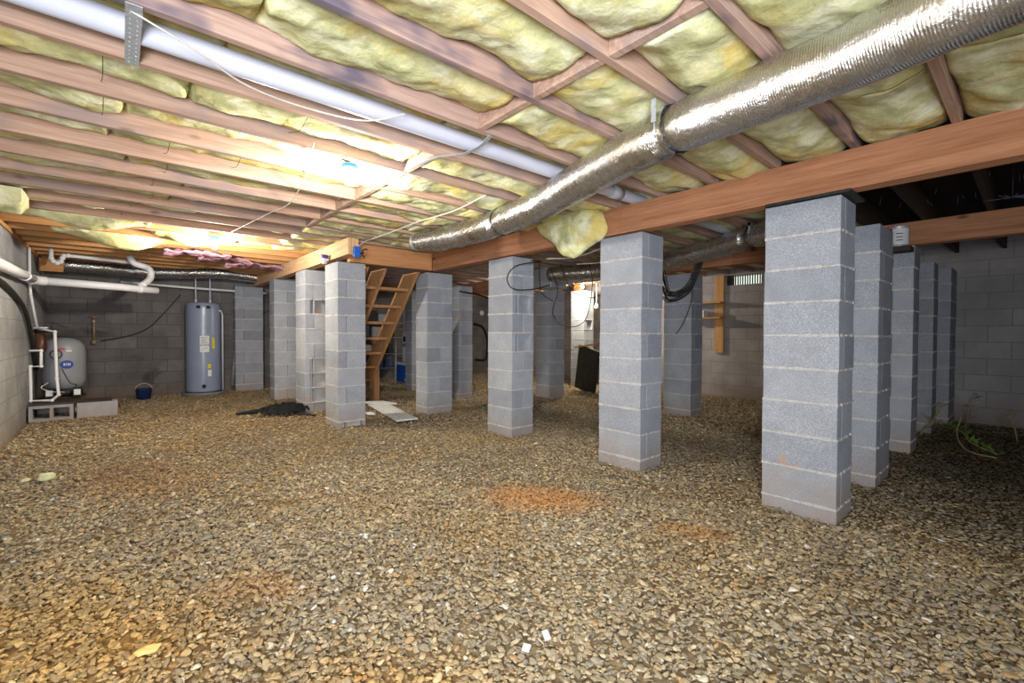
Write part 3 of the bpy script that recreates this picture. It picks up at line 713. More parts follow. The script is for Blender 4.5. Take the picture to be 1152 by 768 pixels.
# the camera lies toward (-hx,-hy): that bearing is the front
fa = math.atan2(-hy, -hx)
def cylpart(name, mat, a0, a1, z0, z1, th=.002, par=None, c=None, r=.256, f0=None):
    m = MB(); f_ = fa if f0 is None else f0
    on_cyl(m, c or (hx, hy), r, f_+a0, f_+a1, z0, z1, th); return m.build(name, mat, par or root)
lb = cylpart('rating_label', MT['label'], -.20, .32, .88, 1.03)
for q in range(5):
    m = MB(); on_cyl(m, (hx, hy), .258, fa-.16+.02*(q % 2), fa+.28-.05*(q % 3), .90+q*.025, .906+q*.025, .0012); m.build('text_line', MT['ink'], root)
lb = cylpart('instruction_label', MT['label'], -.20, .32, .75, .86)
for q in range(2): cylpart('text_line', MT['ink'], -.14+.1*q, .02+.22*q, .78+q*.04, .785+q*.04, .004)
cylpart('access_panel', MT['heater'], -.02, .26, 1.16, 1.39, .008)
cylpart('access_panel', MT['heater'], -.06, .16, .33, .58, .008)
cylpart('warning_label', MT['yellow'], .24, .42, .47, .54)
cylpart('spec_label', MT['label'], .24, .46, .33, .44)
cylpart('energy_label', MT['yellow'], .50, .68, .81, 1.0)
for a_ in (-.28, .28): cylpart('top_badge', MT['ink'], a_-.12, a_+.12, 1.50, 1.55)
m = MB(); vx, vy = hx+.26*math.cos(fa+.02), hy+.26*math.sin(fa+.02); m.lathe((vx, vy, .17), [(0, 0), (.022, 0), (.022, .05), (.012, .055), (0, .055)], 16, (math.cos(fa), math.sin(fa), 0)); m.lathe((vx, vy, .17), [(0, .055), (.03, .055), (.03, .065), (0, .065)], 12, (math.cos(fa), math.sin(fa), 0)); m.build('drain_valve', MT['black'], root)
m = MB(); m.tube([(hx+.15, hy+.246, 1.47), (hx+.18, hy+.262, 1.40), (hx+.18, hy+.262, .07)], .014, 10); m.tube([(hx+.1, hy+.19, 1.48), (hx+.15, hy+.246, 1.47)], .014, 8); m.build('relief_pipe', MT['pvc'], root)
for dx, dy in ((.02, -.11), (.02, .10)):
    m = MB(); m.tube([(hx+dx, hy+dy, 1.61), (hx+dx, hy+dy, 1.67)], .019, 12); m.tube([(hx+dx, hy+dy, 1.66), (hx+dx, hy+dy, 2.12)], .012, 12); m.build('water_pipe', MT['pvc'], root)
m = MB(); m.tube([(-9.72, 1.55, .10), (-9.86, 1.62, .75)], .028, 14)
thing(m, 'loose_pipe', MT['greyplastic'], 'short grey pipe leaning on the wall right of the water heater', 'pipe')
# ------------------------------------------------------------------ pressure tank on blocks
tx, ty = -8.55, -.585
root = empty('pressure_tank', (tx, ty, .25), 'grey well pressure tank with blue oval badge on concrete blocks', 'tank')
m = MB(); m.lathe((tx, ty, 0), [(0, .30), (.12, .31), (.19, .36), (.213, .43), (.215, .50), (.215, .82), (.205, .90), (.16, .97), (.09, 1.005), (0, 1.012)], 44); m.build('tank_shell', MT['tank'], root)
m = MB(); m.lathe((tx, ty, 0), [(.13, .235), (.19, .235), (.185, .30), (.14, .36), (.12, .36), (.13, .235)], 32); m.build('tank_base', MT['black'], root)
ta = math.atan2(-ty, -tx)
m = MB()
for i in range(24):
    t0, t1 = -.30+.60*i/24, -.30+.60*(i+1)/24; h = .055*math.sqrt(max(.02, 1-((t0+t1)/.6)**2)); on_cyl(m, (tx, ty), .215, ta+t0+.12, ta+t1+.12, .66-h, .66+h, .002, 1)
bd = m.build('oval_badge', plain('badge_blue', L(44, 68, 150), .5), root)
m = MB()
for i, (a_, w_) in enumerate([(-.14, .05), (-.05, .03), (.03, .05), (.12, .04)]): on_cyl(m, (tx, ty), .218, ta+a_+.12, ta+a_+w_+.12, .645, .68, .002, 1)
m.build('badge_lettering', MT['label'], bd)
cylpart('red_sticker', MT['red'], -.32, .05, .855, .875, .003, c=(tx, ty), r=.212, f0=ta)
cylpart('white_sticker', MT['label'], .10, .35, .83, .845, .003, c=(tx, ty), r=.214, f0=ta)
for i, (dy) in enumerate((-.12, .14)):
    m = MB(); m.box(tx+.23, tx+.28, ty+dy-.045, ty+dy+.045, .245, .35, .004)
    sb = thing(m, 'control_box', MT['black'], ['small black control box left below the grey tank', 'small black control box right below the grey tank'][i], 'box', 'control boxes under the pressure tank', rec=False)
    m = MB(); m.box(tx+.2805, tx+.283, ty+dy-.032, ty+dy+.032, .262, .335); f_ = m.build('face_label', MT['label']); f_.parent = sb
# blocks under it
def cmu(x, y, z, rz, label, hol=True):
    """hollow 8x8x16 block lying on its side so the two cores face the room"""
    m = MB(); Lx, Ly, Lz = .19, .39, .19
    if hol:
        for ya, yb in ((0, .035), (.178, .212), (.355, .39)): m.box(0, Lx, ya, yb, 0, Lz, .002)
        for za, zb in ((0, .034), (.156, .19)):
            m.box(0, Lx, .034, .179, za, zb, .002); m.box(0, Lx, .211, .356, za, zb, .002)
    else: m.box(0, Lx, 0, Ly, 0, Lz, .004)
    m.bm.transform(Matrix.Translation((x, y, z)) @ Matrix.Rotation(rz, 4, 'Z'))
    return thing(m, 'concrete_block', MT['block'], label, 'block', 'blocks under the pressure tank')
cmu(-8.06, -.85, .0, 0, 'hollow concrete block lying on its side against the left wall under the tank')
cmu(-8.07, -.44, .0, .05, 'solid faced concrete block on the ground at right under the tank', False)
cmu(-8.74, -.85, .0, 0, 'rearmost concrete block under the tank', False)
m = MB(); m.box(-8.74, -7.90, -.84, -.42, .192, .212, .003); m.box(-8.2, -7.9, -.42, -.10, .192, .21, .003)
thing(m, 'plank_base', MT['darkwood'], 'dark plank laid across the concrete blocks under the pressure tank', 'board')
m = MB()
m.box(-8.74, -8.35, -.8, -.38, .2125, .234, .002); thing(m, 'support_board', MT['darkwood'], 'small square board directly beneath the pressure tank', 'board')
# ---- plumbing beside it
def pipe(name, pts, r, mat, label, cat='pipe', n=12, parent=None):
    m = MB(); m.tube(pts, r, n)
    for p in pts[1:-1]:
        bmesh.ops.create_uvsphere(m.bm, u_segments=12, v_segments=8, radius=r*1.28, matrix=Matrix.Translation(p))
    return thing(m, name, mat, label, cat, rec=False, smooth=True)
pipe('water_pipe', [(-8.1, -.862, .855), (-8.1, -.757, .855), (-8.1, -.757, .66), (-8.1, -.85, .66), (-8.1, -.85, .215+.02), (-8.02, -.66, .235), (-8.02, -.60, .30), (-8.08, -.62, .50), (-8.12, -.635, 1.09), (-8.2, -.79, 1.13)], .0165, MT['pvc2'],
     'white water pipe looping beside the pressure tank from the left wall')
pipe('water_pipe', [(-8.2, -.80, 1.15), (-8.1, -.84, 1.55), (-8.1, -.845, 1.70), (-8.1, -.845, 2.12)], .014, MT['pvc2'], 'thin white riser pipe climbing the left wall corner')
root = empty('water_filter', (-8.3, -.77, .9), 'brown water filter canister with white cap beside the left wall', 'filter')
m = MB(); m.lathe((-8.3, -.775, .84), [(0, 0), (.045, .005), (.055, .03), (.058, .24), (0, .24)], 24); m.build('canister', MT['rust'], root)
m = MB(); m.lathe((-8.3, -.775, 1.08), [(0, 0), (.068, 0), (.068, .035), (.03, .05), (0, .05)], 24); m.build('cap', MT['black'], root)
m = MB(); m.box(-8.37, -8.23, -.84, -.71, 1.13, 1.15, .003); m.build('top_plate', MT['white'], root)
m = MB(); m.tube([(-8.2+.10*math.cos(a)*.0, -.635+.055*math.cos(a), .80+.055*math.sin(a)) for a in np.linspace(0, 2*PI, 20)], .006, 6, cap=False)
thing(m, 'black_cable_loop', MT['black'], 'small black cable loop hanging before the grey pressure tank', 'cable')
for i, pts in enumerate([[(-8.15, -.58, .62), (-8.0, -.50, .45), (-8.05, -.44, .40), (-8.02, -.60, .28)], [(-8.1, -.70, .45), (-8.0, -.75, .40), (-8.05, -.66, .34), (-8.02, -.55, .33)]]):
    m = MB(); m.tube(curve(pts), .005, 6); thing(m, 'cable', MT['wire'] if i == 0 else MT['whitewire'], ['dark thin cable drooping in front of the pressure tank', 'pale thin cable low in front of the pressure tank'][i], 'cable', rec=False)
# wall spigot
root = empty('wall_spigot', (-9.93, -.33, 1.0), 'brass pipe with valve fixed on the back wall right of the tank', 'tap')
m = MB(); m.tube([(-9.90, -.33, .95), (-9.90, -.33, 1.32)], .018, 10); m.build('riser', MT['copper'], root)
m = MB(); m.tube([(-9.95, -.33, 1.26), (-9.86, -.33, 1.26)], .02, 10); m.tube([(-9.90, -.40, 1.33), (-9.90, -.26, 1.33)], .01, 8); m.build('valve', MT['copper'], root)
m = MB(); m.lathe((-9.90, -.33, .88), [(0, 0), (.035, .01), (.04, .06), (.02, .09), (0, .09)], 14); m.build('outlet', MT['copper'], root)
m = MB(); m.tube(curve([(-9.86, -.25, .95), (-9.88, .1, 1.03), (-9.90, .35, 1.16), (-9.9, .55, 1.40), (-9.9, .8, 1.75)]), .008, 7)
thing(m, 'cable', MT['wire'], 'brown cable climbing the back wall between tank and water heater', 'cable')
# blue bucket
bx, by = -9.45, .27
root = empty('blue_bucket', (bx, by, 0), 'small blue bucket with wire handle on gravel by the back wall', 'bucket')
m = MB(); m.lathe((bx, by, 0), [(0, .01), (.09, .01), (.108, .17), (.113, .172), (.113, .18), (.104, .18), (.087, .02), (0, .02)], 30); m.build('pail', plain('bucket_blue', L(40, 58, 104), .5), root)
m = MB(); m.tube([(bx+.02, by+.108*math.cos(a), .165+.095*math.sin(a)) for a in np.linspace(0, PI, 16)], .004, 6); m.build('handle', MT['whitewire'], root)
# ---- main drain along the left wall and across
root = empty('drain_pipe', (-7.9, -.8, 1.7), 'thick white drain pipe along the left wall turning across the back', 'pipe')
m = MB(); m.tube([(-3.2, -.795, 1.60), (-5.9, -.795, 1.675), (-7.80, -.795, 1.712)], .049, 22); m.build('pipe_run', MT['pvc2'], root)
m = MB(); m.tube([(-7.78, -.80, 1.712), (-7.86, -.80, 1.713), (-7.93, -.76, 1.712), (-7.95, -.69, 1.710)], .055, 22); m.build('elbow', MT['pvc2'], root)
m = MB(); m.tube([(-7.95, -.70, 1.71), (-8.15, .0, 1.70), (-8.35, .40, 1.69)], .049, 22); m.build('pipe_run', MT['pvc2'], root)
m = MB(); m.tube([(-7.2, -.795, 1.70), (-7.3, -.795, 1.702)], .055, 22); m.tube([(-8.24, .18, 1.696), (-8.26, .24, 1.694)], .056, 22); m.build('coupling', MT['pvc2'], root)
m = MB(); m.tube(curve([(-8.25, .22, 1.74), (-8.4, .32, 1.86), (-8.45, .33, 1.98), (-8.5, .27, 2.04), (-8.5, .15, 2.08), (-8.5, .10, 2.18)], 5), .042, 18); m.build('branch', MT['pvc2'], root)
pipe('trap_pipe', [(-8.5, -.69, 2.2), (-8.5, -.69, 2.06), (-8.5, -.67, 2.02), (-8.5, -.635, 2.0), (-8.5, -.60, 2.02), (-8.5, -.585, 2.07), (-8.5, -.57, 2.105), (-8.5, -.53, 2.11), (-8.62, .13, 2.10)], .024, MT['pvc2'], 'white trap and waste pipe hanging under the back joists at far left')
m = MB(); m.tube([(-9.72, .0, 1.90), (-9.72, .9, 1.87), (-9.72, 2.12, 1.845)], .02, 12)
thing(m, 'conduit', MT['pvc2'], 'thin white horizontal pipe crossing the back wall above the water heater', 'pipe')
m = MB(); m.tube(curve([(-5.0, -.84, 1.60), (-6.2, -.838, 1.56), (-7.1, -.838, 1.46), (-7.7, -.838, 1.30), (-8.2, -.84, .95), (-8.5, -.84, .6)]), .022, 9)
thing(m, 'black_hose', MT['wire'], 'dark hose curving down the left wall below the white pipe', 'hose')
# ------------------------------------------------------------------ ground clutter
def cloth_pile():
    cx, cy = -6.55, 1.62; bm = bmesh.new(); n = 64; G = {}
    for i in range(n+1):
        for j in range(n+1):
            u, v = i/n*2-1, j/n*2-1; a = math.atan2(v, u); rr = math.hypot(u, v)
            lim = .62+.3*noise.noise(Vector((math.cos(a)*1.6, math.sin(a)*1.6, 5)))+.12*noise.noise(Vector((math.cos(a)*5, math.sin(a)*5, 2)))
            if rr > lim: continue
            x = cx+u*.42; y = cy+v*.50; e = max(0, 1-(rr/lim)**3)
            rid = 1-abs(noise.noise(Vector((u*3.1+v*1.2, v*3.6, 1))))*2.4
            rid2 = 1-abs(noise.noise(Vector((u*7, v*6.5+u*3, 6))))*2.4
            h = .03+e**.5*(.055+.06*max(0, rid)+.03*rid2)*(1-.3*rr)
            G[i, j] = bm.verts.new((x+.03*noise.noise(Vector((u*5, v*5, 3))), y+.03*noise.noise(Vector((u*5, v*5, 9))), h))
    for i in range(n):
        for j in range(n):
            q = [G.get(t) for t in ((i, j), (i+1, j), (i+1, j+1), (i, j+1))]
            if all(q): bm.faces.new(q)
    bmesh.ops.solidify(bm, geom=bm.faces[:], thickness=.012)
    m = MB(); m.bm.free(); m.bm = bm; m.uv = bm.loops.layers.uv.new('UVMap')
    m.tube(curve([(cx-.20, cy-.25, .05), (cx-.24, cy-.36, .04), (cx-.22, cy-.50, .035)], 5), [.03]*4+[.026]*4+[.02]*3, 8)
    m.tube(curve([(cx+.15, cy+.1, .04), (cx+.35, cy+.2, .03), (cx+.48, cy+.26, .03)], 5), .013, 8)
    thing(m, 'cloth_heap', MT['cloth'], 'crumpled black cloth heap on gravel in front of the left piers', 'cloth', smooth=True)
cloth_pile()
m = MB()
m.poly_prism([(-6.42, 2.74, .032), (-6.35, 3.02, .030), (-4.98, 2.76, .034), (-5.02, 2.50, .03)], (0, 0, .014))
for i in range(1, 4):
    t = i/4; m.bar((-6.40+.02*t, 2.74+.27*t, .049), (-5.0, 2.50+.25*t, .050), .006, .006)
thing(m, 'white_panel', MT['white'], 'white ribbed panel lying flat on the gravel between the piers', 'panel')
m = MB(); m.poly_prism([(-6.75, 2.70, .03), (-6.60, 3.05, .03), (-6.25, 3.12, .03), (-6.3, 2.95, .03)], (0, 0, .02)); m.poly_prism([(-5.86, 2.43, .028), (-5.8, 2.53, .028), (-5.62, 2.50, .03), (-5.66, 2.42, .03)], (0, 0, .012))
thing(m, 'paper_scrap', MT['label'], 'pale crumpled paper scraps beside the white ribbed panel', 'scrap', kind=None)
r = random.Random(11)
def chunk(name, x, y, z, s, mat, label, cat, seed, flat=.5):
    bm = bmesh.new(); bmesh.ops.create_icosphere(bm, subdivisions=3, radius=1)
    for v in bm.verts:
        q = v.co.copy(); v.co = Vector((q.x*s[0], q.y*s[1], q.z*s[2]))*(1+.35*noise.noise(q*1.6+Vector((seed, 0, 0)))+.15*noise.noise(q*4+Vector((seed, 0, 0))))+Vector((x, y, z))
    m = MB(); m.bm.free(); m.bm = bm; thing(m, name, mat, label, cat, smooth=True)
chunk('insulation_scrap', -4.72, -.42, .03, (.035, .05, .03), MT['insul'], 'pale yellow insulation tuft on the gravel at far left', 'scrap', 3)
chunk('insulation_scrap', -4.75, -.53, .02, (.02, .028, .013), MT['insul'], 'tiny yellow insulation tuft left of the larger tuft on the gravel', 'scrap', 5)
chunk('insulation_scrap', -1.95, .06, .02, (.022, .036, .010), plain('tan_scrap', L(222, 190, 118), .8), 'flat tan scrap lying on the gravel at the lower left', 'scrap', 9)
m = MB(); m.obox((-1.118, 1.035, .028), (.026, .026, .005), Matrix.Rotation(.5, 3, 'Z') @ Matrix.Rotation(.25, 3, 'X')); thing(m, 'paper_scrap', MT['label'], 'small square white paper scrap on the gravel at bottom centre', 'scrap')
m = MB(); m.obox((-1.118, 1.13, .03), (.022, .034, .006), Matrix.Rotation(1.2, 3, 'Z') @ Matrix.Rotation(.35, 3, 'X')); o = thing(m, 'paper_scrap', MT['white'], 'small bluish white scrap right behind the square scrap at bottom centre', 'scrap')
# plants on the right
def sprig(pts, leafy, seed, label, mat):
    root = empty('sprig', pts[0], label, 'plant', 'straggly weeds by the far right wall'); r = random.Random(seed)
    c = curve(pts, 8); m = MB(); m.tube(c, .006, 6); m.build('stem', MT['dryleaf'], root)
    m = MB()
    for i in range(1, len(c)):
        for q in range(leafy):
            p = c[i]; a = r.uniform(0, 2*PI); l_ = r.uniform(.05, .11); d = Vector((math.cos(a), math.sin(a), r.uniform(.0, .8))); s_ = d.cross(Vector((0, 0, 1))).normalized()*l_*.16
            v = [m.bm.verts.new(x_) for x_ in (p, p+d*l_*.5+s_, p+d*l_, p+d*l_*.5-s_)]; m.bm.faces.new(v)
    m.build('leaves', mat, root)
sprig([(-.80, 7.3, .04), (-.62, 6.9, .09), (-.50, 6.6, .10), (-.42, 6.2, .08), (-.32, 5.95, .07), (-.22, 5.8, .06)], 2, 1, 'green leafy weed stem trailing on dark soil right of the back piers', MT['greenleaf'])
sprig([(-.50, 6.55, .26), (-.52, 6.4, .12), (-.46, 6.1, .04), (-.36, 5.85, .03), (-.22, 5.72, .04)], 0, 2, 'pale bare curved stem in front of the green weed', MT['dryleaf'])
sprig([(-.82, 6.55, .02), (-.74, 6.6, .14), (-.70, 6.7, .28), (-.66, 6.75, .38)], 1, 3, 'dry upright stalk at the foot of the back pier', MT['dryleaf'])
sprig([(-.55, 7.6, .02), (-.5, 7.5, .25), (-.45, 7.5, .42)], 1, 4, 'dry stalk standing near the far wall', MT['dryleaf'])
sprig([(-.12, 6.9, .02), (-.14, 6.85, .16), (-.18, 6.8, .30)], 1, 5, 'dry stalk at the right edge over dark soil', MT['dryleaf'])
# ------------------------------------------------------------------ small things on the piers
root = empty('paint_can', (-.82, 5.62, 1.935), 'white labelled paint can with magenta streak on a right pier', 'can')
m = MB(); m.lathe((-.86, 5.36+.10, 1.905), [(0, 0), (.078, 0), (.08, .004), (.078, .01), (.078, .185), (.081, .19), (.07, .194), (.068, .185), (0, .183)], 36); cb = m.build('can_body', MT['galv'], root)
ca = math.atan2(-5.46, .86)
m = MB(); on_cyl(m, (-.86, 5.46), .078, ca-1.1, ca+1.1, 1.925, 2.07, .0015, 14); m.build('paper_wrap', MT['white'], root)
m = MB(); on_cyl(m, (-.86, 5.46), .0795, ca-1.15, ca-.55, 1.92, 2.075, .0015, 6); m.build('magenta_band', plain('magenta', L(150, 42, 110), .5), root)
m = MB()
for q in range(3): on_cyl(m, (-.86, 5.46), .0795, ca-.2, ca+.4, 1.96+q*.03, 1.967+q*.03, .0015, 4)
m.build('label_print', MT['ink'], root)
# the can stands on a short ledge block on the pier
m = MB(); m.box(-.97, -.757, 5.35, 5.529, 1.86, 1.9045, .003); thing(m, 'ledge_block', MT['darkwood'], 'dark ledge under the paint can', 'board')
root = empty('plastic_cup', (-5.52, 1.83, 1.9), 'small blue and white cup on the pier left of the stairs', 'cup')
m = MB(); m.lathe((-5.60, 1.95, 1.94-.02), [(0, 0), (.028, 0), (.036, .10), (.033, .10), (.025, .006), (0, .006)], 20); m.bm.transform(Matrix.Translation((.0, -.095, 0)))
m.build('cup_body', MT['white'], root)
m = MB(); m.lathe((-5.60, 1.855, 1.92), [(.0345, .06), (.0385, .075), (.040, .105), (.035, .103)], 20); m.build('cup_rim', plain('cup_purple', L(70, 64, 150), .5), root)
root = empty('junction_box', (-4.96, 2.0, 1.93), 'bright blue electrical box on the beam end left of the stairs', 'electrical box')
m = MB(); m.box(-4.98, -4.925, 1.955, 2.02, 1.935, 2.05, .004); m.build('box', MT['blue'], root)
m = MB(); m.box(-4.93, -4.90, 2.02, 2.05, 1.97, 1.99, .002); m.tube([(-4.91, 2.03, 2.0), (-4.91, 2.07, 2.03), (-4.90, 2.09, 2.02)], .008, 8); m.tube([(-4.91, 2.03, 1.96), (-4.91, 2.06, 1.93)], .008, 8); m.build('clamp', MT['black'], root)
# ------------------------------------------------------------------ wires and cables
def cable(pts, r, mat, label, name='cable'):
    m = MB(); m.tube(curve(pts, 10), r, 7); thing(m, name, mat, label, 'cable', rec=False)
cable([(-4.95, 2.0, 2.05), (-5.0, 2.1, 2.13), (-4.6, 2.10, 2.125), (-4.2, 2.09, 2.12), (-3.68, 2.04, 2.10), (-3.24, 2.13, 2.125), (-2.75, 2.10, 2.14)], .006, MT['whitewire'], 'pale cable running from the blue box toward the silver duct')
cable([(-1.96, .03, 2.148), (-2.02, .2, 2.125), (-2.15, .40, 2.115), (-2.22, .65, 2.13), (-2.14, .90, 2.12), (-2.0, 1.04, 2.145)], .0035, MT['whitewire'], 'thin cord crossing under the white drain pipe')
cable([(-2.64, .82, 2.147), (-2.9, .86, 2.12), (-3.19, .94, 2.14), (-3.9, 1.02, 2.12), (-4.4, 1.0, 2.145), (-5.5, .88, 2.14)], .0035, MT['whitewire'], 'thin pale wire strung between the two bulbs under the joists')
cable([(-3.70, 3.40, 1.90), (-3.45, 3.38, 1.86), (-3.55, 3.12, 1.80), (-3.62, 3.05, 1.68), (-3.56, 3.08, 1.56), (-3.46, 3.28, 1.56), (-3.44, 3.5, 1.62)], .006, MT['black'], 'black cable looping beside the top of the recessed block pier')
cable([(-6.355, 4.31, 1.80), (-5.4, 4.0, 1.66), (-4.9, 3.95, 1.55), (-4.3, 3.8, 1.55), (-3.9, 3.445, 1.68)], .012, MT['black'], 'black cable sagging between the dark back piers')
cable([(-3.6, 3.6, 1.93), (-3.3, 3.75, 1.93), (-3.0, 3.9, 2.02), (-2.7, 4.1, 2.12)], .009, MT['whitewire'], 'pale cable rising behind the girder beneath the hanging batt')
cable([(-3.5, 4.0, 1.90), (-3.3, 4.3, 1.95), (-2.95, 4.3, 2.12)], .007, MT['whitewire'], 'second pale cable behind the hanging batt')
for i, (pts) in enumerate([
    [(-4.6, 4.9, 2.12), (-4.5, 4.9, 1.90), (-4.35, 4.92, 1.68), (-4.0, 4.95, 1.60), (-3.75, 5.0, 1.80), (-3.72, 5.0, 2.12)],
    [(-4.9, 5.0, 2.1), (-4.75, 5.0, 1.75), (-4.85, 5.0, 1.40), (-4.55, 5.0, 1.20), (-4.2, 5.0, 1.30), (-4.1, 5.02, 1.8), (-4.15, 5.0, 2.1)],
    [(-5.05, 4.9, 2.2), (-5.0, 4.9, 1.75), (-4.75, 4.9, 1.58)],
    [(-3.95, 5.1, 2.2), (-4.0, 5.1, 1.75), (-4.02, 5.1, 1.3), (-4.0, 5.1, .9), (-3.8, 5.12, .82)]]):
    cable(pts, .0055, MT['black'], ['wide black cable loop before the lit pale pier', 'long black cable loop hanging low beside the lit pale pier', 'short black cable end hanging left of the lit pale pier', 'black cable dropping straight down right of the lit pale pier'][i])
m = MB(); r = random.Random(3)
for q in range(13):
    ox, oz = r.uniform(-.06, .06), r.uniform(-.06, .06)
    m.tube(curve([(-3.35+ox, 5.45, 2.2), (-3.28+ox, 5.42+ox, 1.80+oz), (-3.16+ox, 5.40, 1.60+oz*1.3), (-2.98+ox*.6, 5.44, 1.62+oz), (-2.84+ox*.5, 5.46, 1.78+oz), (-2.72+ox, 5.48, 2.2)], 7), .0065, 6)
m.tube(curve([(-2.85, 5.42, 1.85), (-2.84, 5.42, 1.55), (-2.95, 5.43, 1.25), (-3.05, 5.42, 1.10)]), .006, 6)
thing(m, 'cable_coil', MT['black'], 'thick black cable coil hanging before the dark pier behind the second pier', 'cable')
m = MB(); r = random.Random(8)
for q in range(26):
    t = q/26; z = 2.12-.5*t
    m.tube([(-6.36+.09*math.cos(a+q)+r.uniform(-.01, .01), 7.35+.05*math.sin(a+q*2), z+.05*math.sin(a*2+q)) for a in np.linspace(0, 2*PI, 10)], .012, 6)
thing(m, 'extension_cord', MT['orangecord'], 'orange extension cord bundle hanging in the far corner', 'cord')
root = empty('pull_cord', (-5.93, 7.4, 1.9), 'pale pull cord with a white knob hanging in the far corner', 'cord')
m = MB(); m.tube([(-5.93, 7.4, 2.14), (-5.93, 7.4, 1.72)], .012, 6); m.build('cord', MT['whitewire'], root)
m = MB(); m.lathe((-5.93, 7.4, 1.60), [(0, 0), (.04, .02), (.045, .06), (.02, .12), (0, .13)], 12); m.build('knob', MT['white'], root)
# far wall: post with shelves, vent
root = empty('shelf_rack', (-3.7, 8.05, .77), 'pale wood post with two short shelves on the far wall', 'shelf')
m = MB(); m.box(-3.79, -3.63, 8.055, 8.095, .77, 2.135, .003); m.build('upright', MT['board'], root)
for z in (1.64, 1.37):
    m = MB(); m.box(-4.35, -3.60, 7.85, 8.054, z, z+.03, .002); m.build('shelf', MT['board'], root)
root = empty('parcel', (-4.0, 7.95, 1.4), 'white and red carton on the lower shelf', 'carton')
m = MB(); m.box(-4.12, -3.90, 7.88, 8.02, 1.401, 1.52, .003); m.build('carton', MT['white'], root)
m = MB(); m.box(-4.20, -4.121, 7.88, 8.02, 1.401, 1.56, .003); m.build('side_carton', MT['red'], root)
root = empty('foundation_vent', ((VX0+VX1)/2, YF, VZ0), 'slatted foundation vent letting daylight through the far wall', 'vent')
m = MB(); m.box(VX0+.001, VX0+.12, YF+.01, YF+.03, VZ0+.001, VZ1-.001); m.build('damper', MT['darkpanel'], root)
for q in range(11):
    x = VX0+.13+q*.04; m = MB(); m.box(x, x+.014, YF+.02, YF+.05, VZ0+.001, VZ1-.001); m.build('louvre', MT['darkpanel'], root)
# leaning dark panel + debris
m = MB(); m.obox((-5.50, 6.6, .42), (.50, .03, .86), Matrix.Rotation(.26, 3, 'Y') @ Matrix.Rotation(.15, 3, 'X')); o = thing(m, 'leaning_panel', MT['darkpanel'], 'dark weathered panel leaning in the far corner behind the second pier', 'panel')
m = MB(); m.bar((-5.75, 6.55, .84), (-5.15, 6.5, .92), .07, .025); thing(m, 'wood_stick', MT['board'], 'pale stick lying across the top of the leaning dark panel', 'board')
m = MB(); m.box(-7.50, -7.40, 7.25, 7.30, -.02, 2.10, .003); thing(m, 'upright_board', MT['board'], 'brown upright board in the dark corner left of the duct box', 'board')
# back wall clutter seen between the piers
root = empty('wall_gauge', (-9.93, 7.47, 1.65), 'round white disc on the back wall between the middle piers', 'gauge')
m = MB(); m.lathe((-9.945, 7.47, 1.65), [(0, 0), (.07, 0), (.07, .02), (0, .025)], 20, (1, 0, 0)); m.build('disc', MT['white'], root)
cable([(-9.915, 7.2, 1.35), (-9.915, 7.5, 1.25), (-9.915, 7.65, .9), (-9.915, 7.6, .4), (-9.915, 7.25, .38)], .03, MT['black'], 'fat black hose hanging on the back wall between the middle piers', 'black_hose')
# cooler, shelf of bins behind the stairs
cx, cy = -8.98, 4.60
root = empty('cooler', (cx, cy, 0), 'blue cooler with white lid on the ground behind the stairs', 'cooler')
m = MB(); m.box(cx-.28, cx+.25, cy, cy+.36, .03, .40, .02, 2); m.build('body', MT['blue'], root)
m = MB(); m.box(cx-.30, cx+.27, cy-.015, cy+.375, .401, .47, .018, 2); m.build('lid', MT['white'], root)
m = MB(); m.box(cx+.14, cx+.20, cy-.012, cy, .07, .12, .003); m.build('drain_plug', MT['white'], root)
m = MB(); m.box(cx-.02, cx+.24, cy+.02, cy+.30, .471, .80, .008); thing(m, 'storage_box', MT['label'], 'white storage box standing on the blue cooler', 'box')
m = MB(); m.box(cx-.05, cx+.24, cy+.02, cy+.30, .801, .86, .008); thing(m, 'tray', plain('mauve_plastic', L(150, 120, 140), .5), 'mauve tray on the white storage box', 'tray')
root = empty('clock_radio', (cx+.02, cy+.1, .86), 'small white appliance with dark window above the cooler', 'appliance')
m = MB(); m.box(cx-.08, cx+.16, cy+.05, cy+.25, .861, 1.12, .01); m.build('case', MT['label'], root)
m = MB(); m.box(cx-.04, cx+.12, cy+.045, cy+.049, .90, 1.02, .001); m.build('window', MT['ink'], root)
m = MB(); m.tube([(cx-.10, cy-.10, .01), (cx-.17, cy-.05, .95)], .016, 8); thing(m, 'pale_pole', MT['whitewire'], 'thin pale pole leaning against the blue cooler', 'pole')
root = empty('storage_rack', (-9.6, 3.9, 0), 'dark storage rack of odds and ends on the back wall behind the stairs', 'rack')
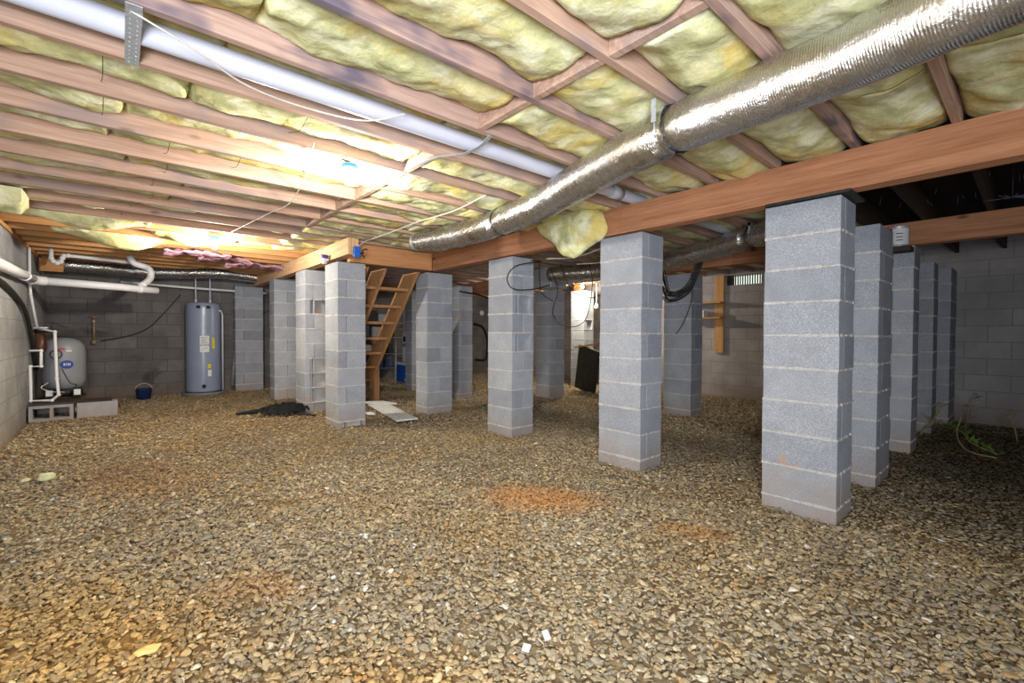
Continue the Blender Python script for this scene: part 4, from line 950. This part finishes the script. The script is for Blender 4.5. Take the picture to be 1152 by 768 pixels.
for z in (.30, .62, .98, 1.3):
    m = MB(); m.box(-9.9, -9.45, 3.1, 4.9, z, z+.025); m.build('shelf', MT['greyplastic'], root)
for x, y in ((-9.46, 3.1), (-9.46, 4.88), (-9.9, 3.1), (-9.9, 4.88)):
    m = MB(); m.box(x, x+.02, y, y+.02, 0, 1.6); m.build('upright', MT['greyplastic'], root)
r = random.Random(21)
for i, z in enumerate((.325, .645, 1.005, 1.325)):
    y = 3.15; j = 0
    while y < 4.7:
        wd = r.uniform(.14, .26); h = r.uniform(.12, .26); c_ = r.choice([(70, 70, 78), (150, 150, 155), (96, 80, 70), (60, 80, 110), (40, 40, 44)])
        m = MB(); m.box(-9.85, -9.5, y, y+wd, z, z+h, .012, 2)
        thing(m, 'storage_bin', plain('bin_%d_%d' % (i, j), L(*c_), .6), '%s dusty bin from the left on the %s shelf of the dark rack' % (ORD[j], ['lowest', 'second', 'third', 'top'][i]), 'bin', 'bins on the storage rack'); y += wd+r.uniform(.03, .12); j += 1
# cobwebs under the dark joists at right
m = MB(); r = random.Random(2)
for q in range(14):
    a = Vector((-.14, 5.0, 2.125)); b_ = a+Vector((r.uniform(-.16, .12), r.uniform(-.1, .1), r.uniform(-.02, .03))); m.tube([a, (a+b_)/2-Vector((0, 0, .006)), b_], .0018, 4)
m.tube([(-.14, 5.0, 2.125), (-.14, 5.0, 2.36)], .0012, 4)
thing(m, 'cobweb', MT['web'], 'white cobweb hanging under the dark joists at the right edge', 'cobweb')
m = MB()
for q in range(22):
    x = r.uniform(-1.0, .2); y = r.uniform(3.3, 4.9); m.tube([(x, y, 2.15), (x+r.uniform(-.01, .01), y, 2.15-r.uniform(.02, .07))], .0008, 4)
tag(m.build('cobweb_strands', MT['web']), 'short hanging dust strands under the dark joists at right', 'cobweb', None, 'stuff')
# far-left torn board end
m = MB(); m.box(-8.9, -8.86, -.84, -.60, 1.92, 2.10, .01)
thing(m, 'board_offcut', MT['joist_orange'], 'orange wood offcut under the joists at the left wall corner', 'board')
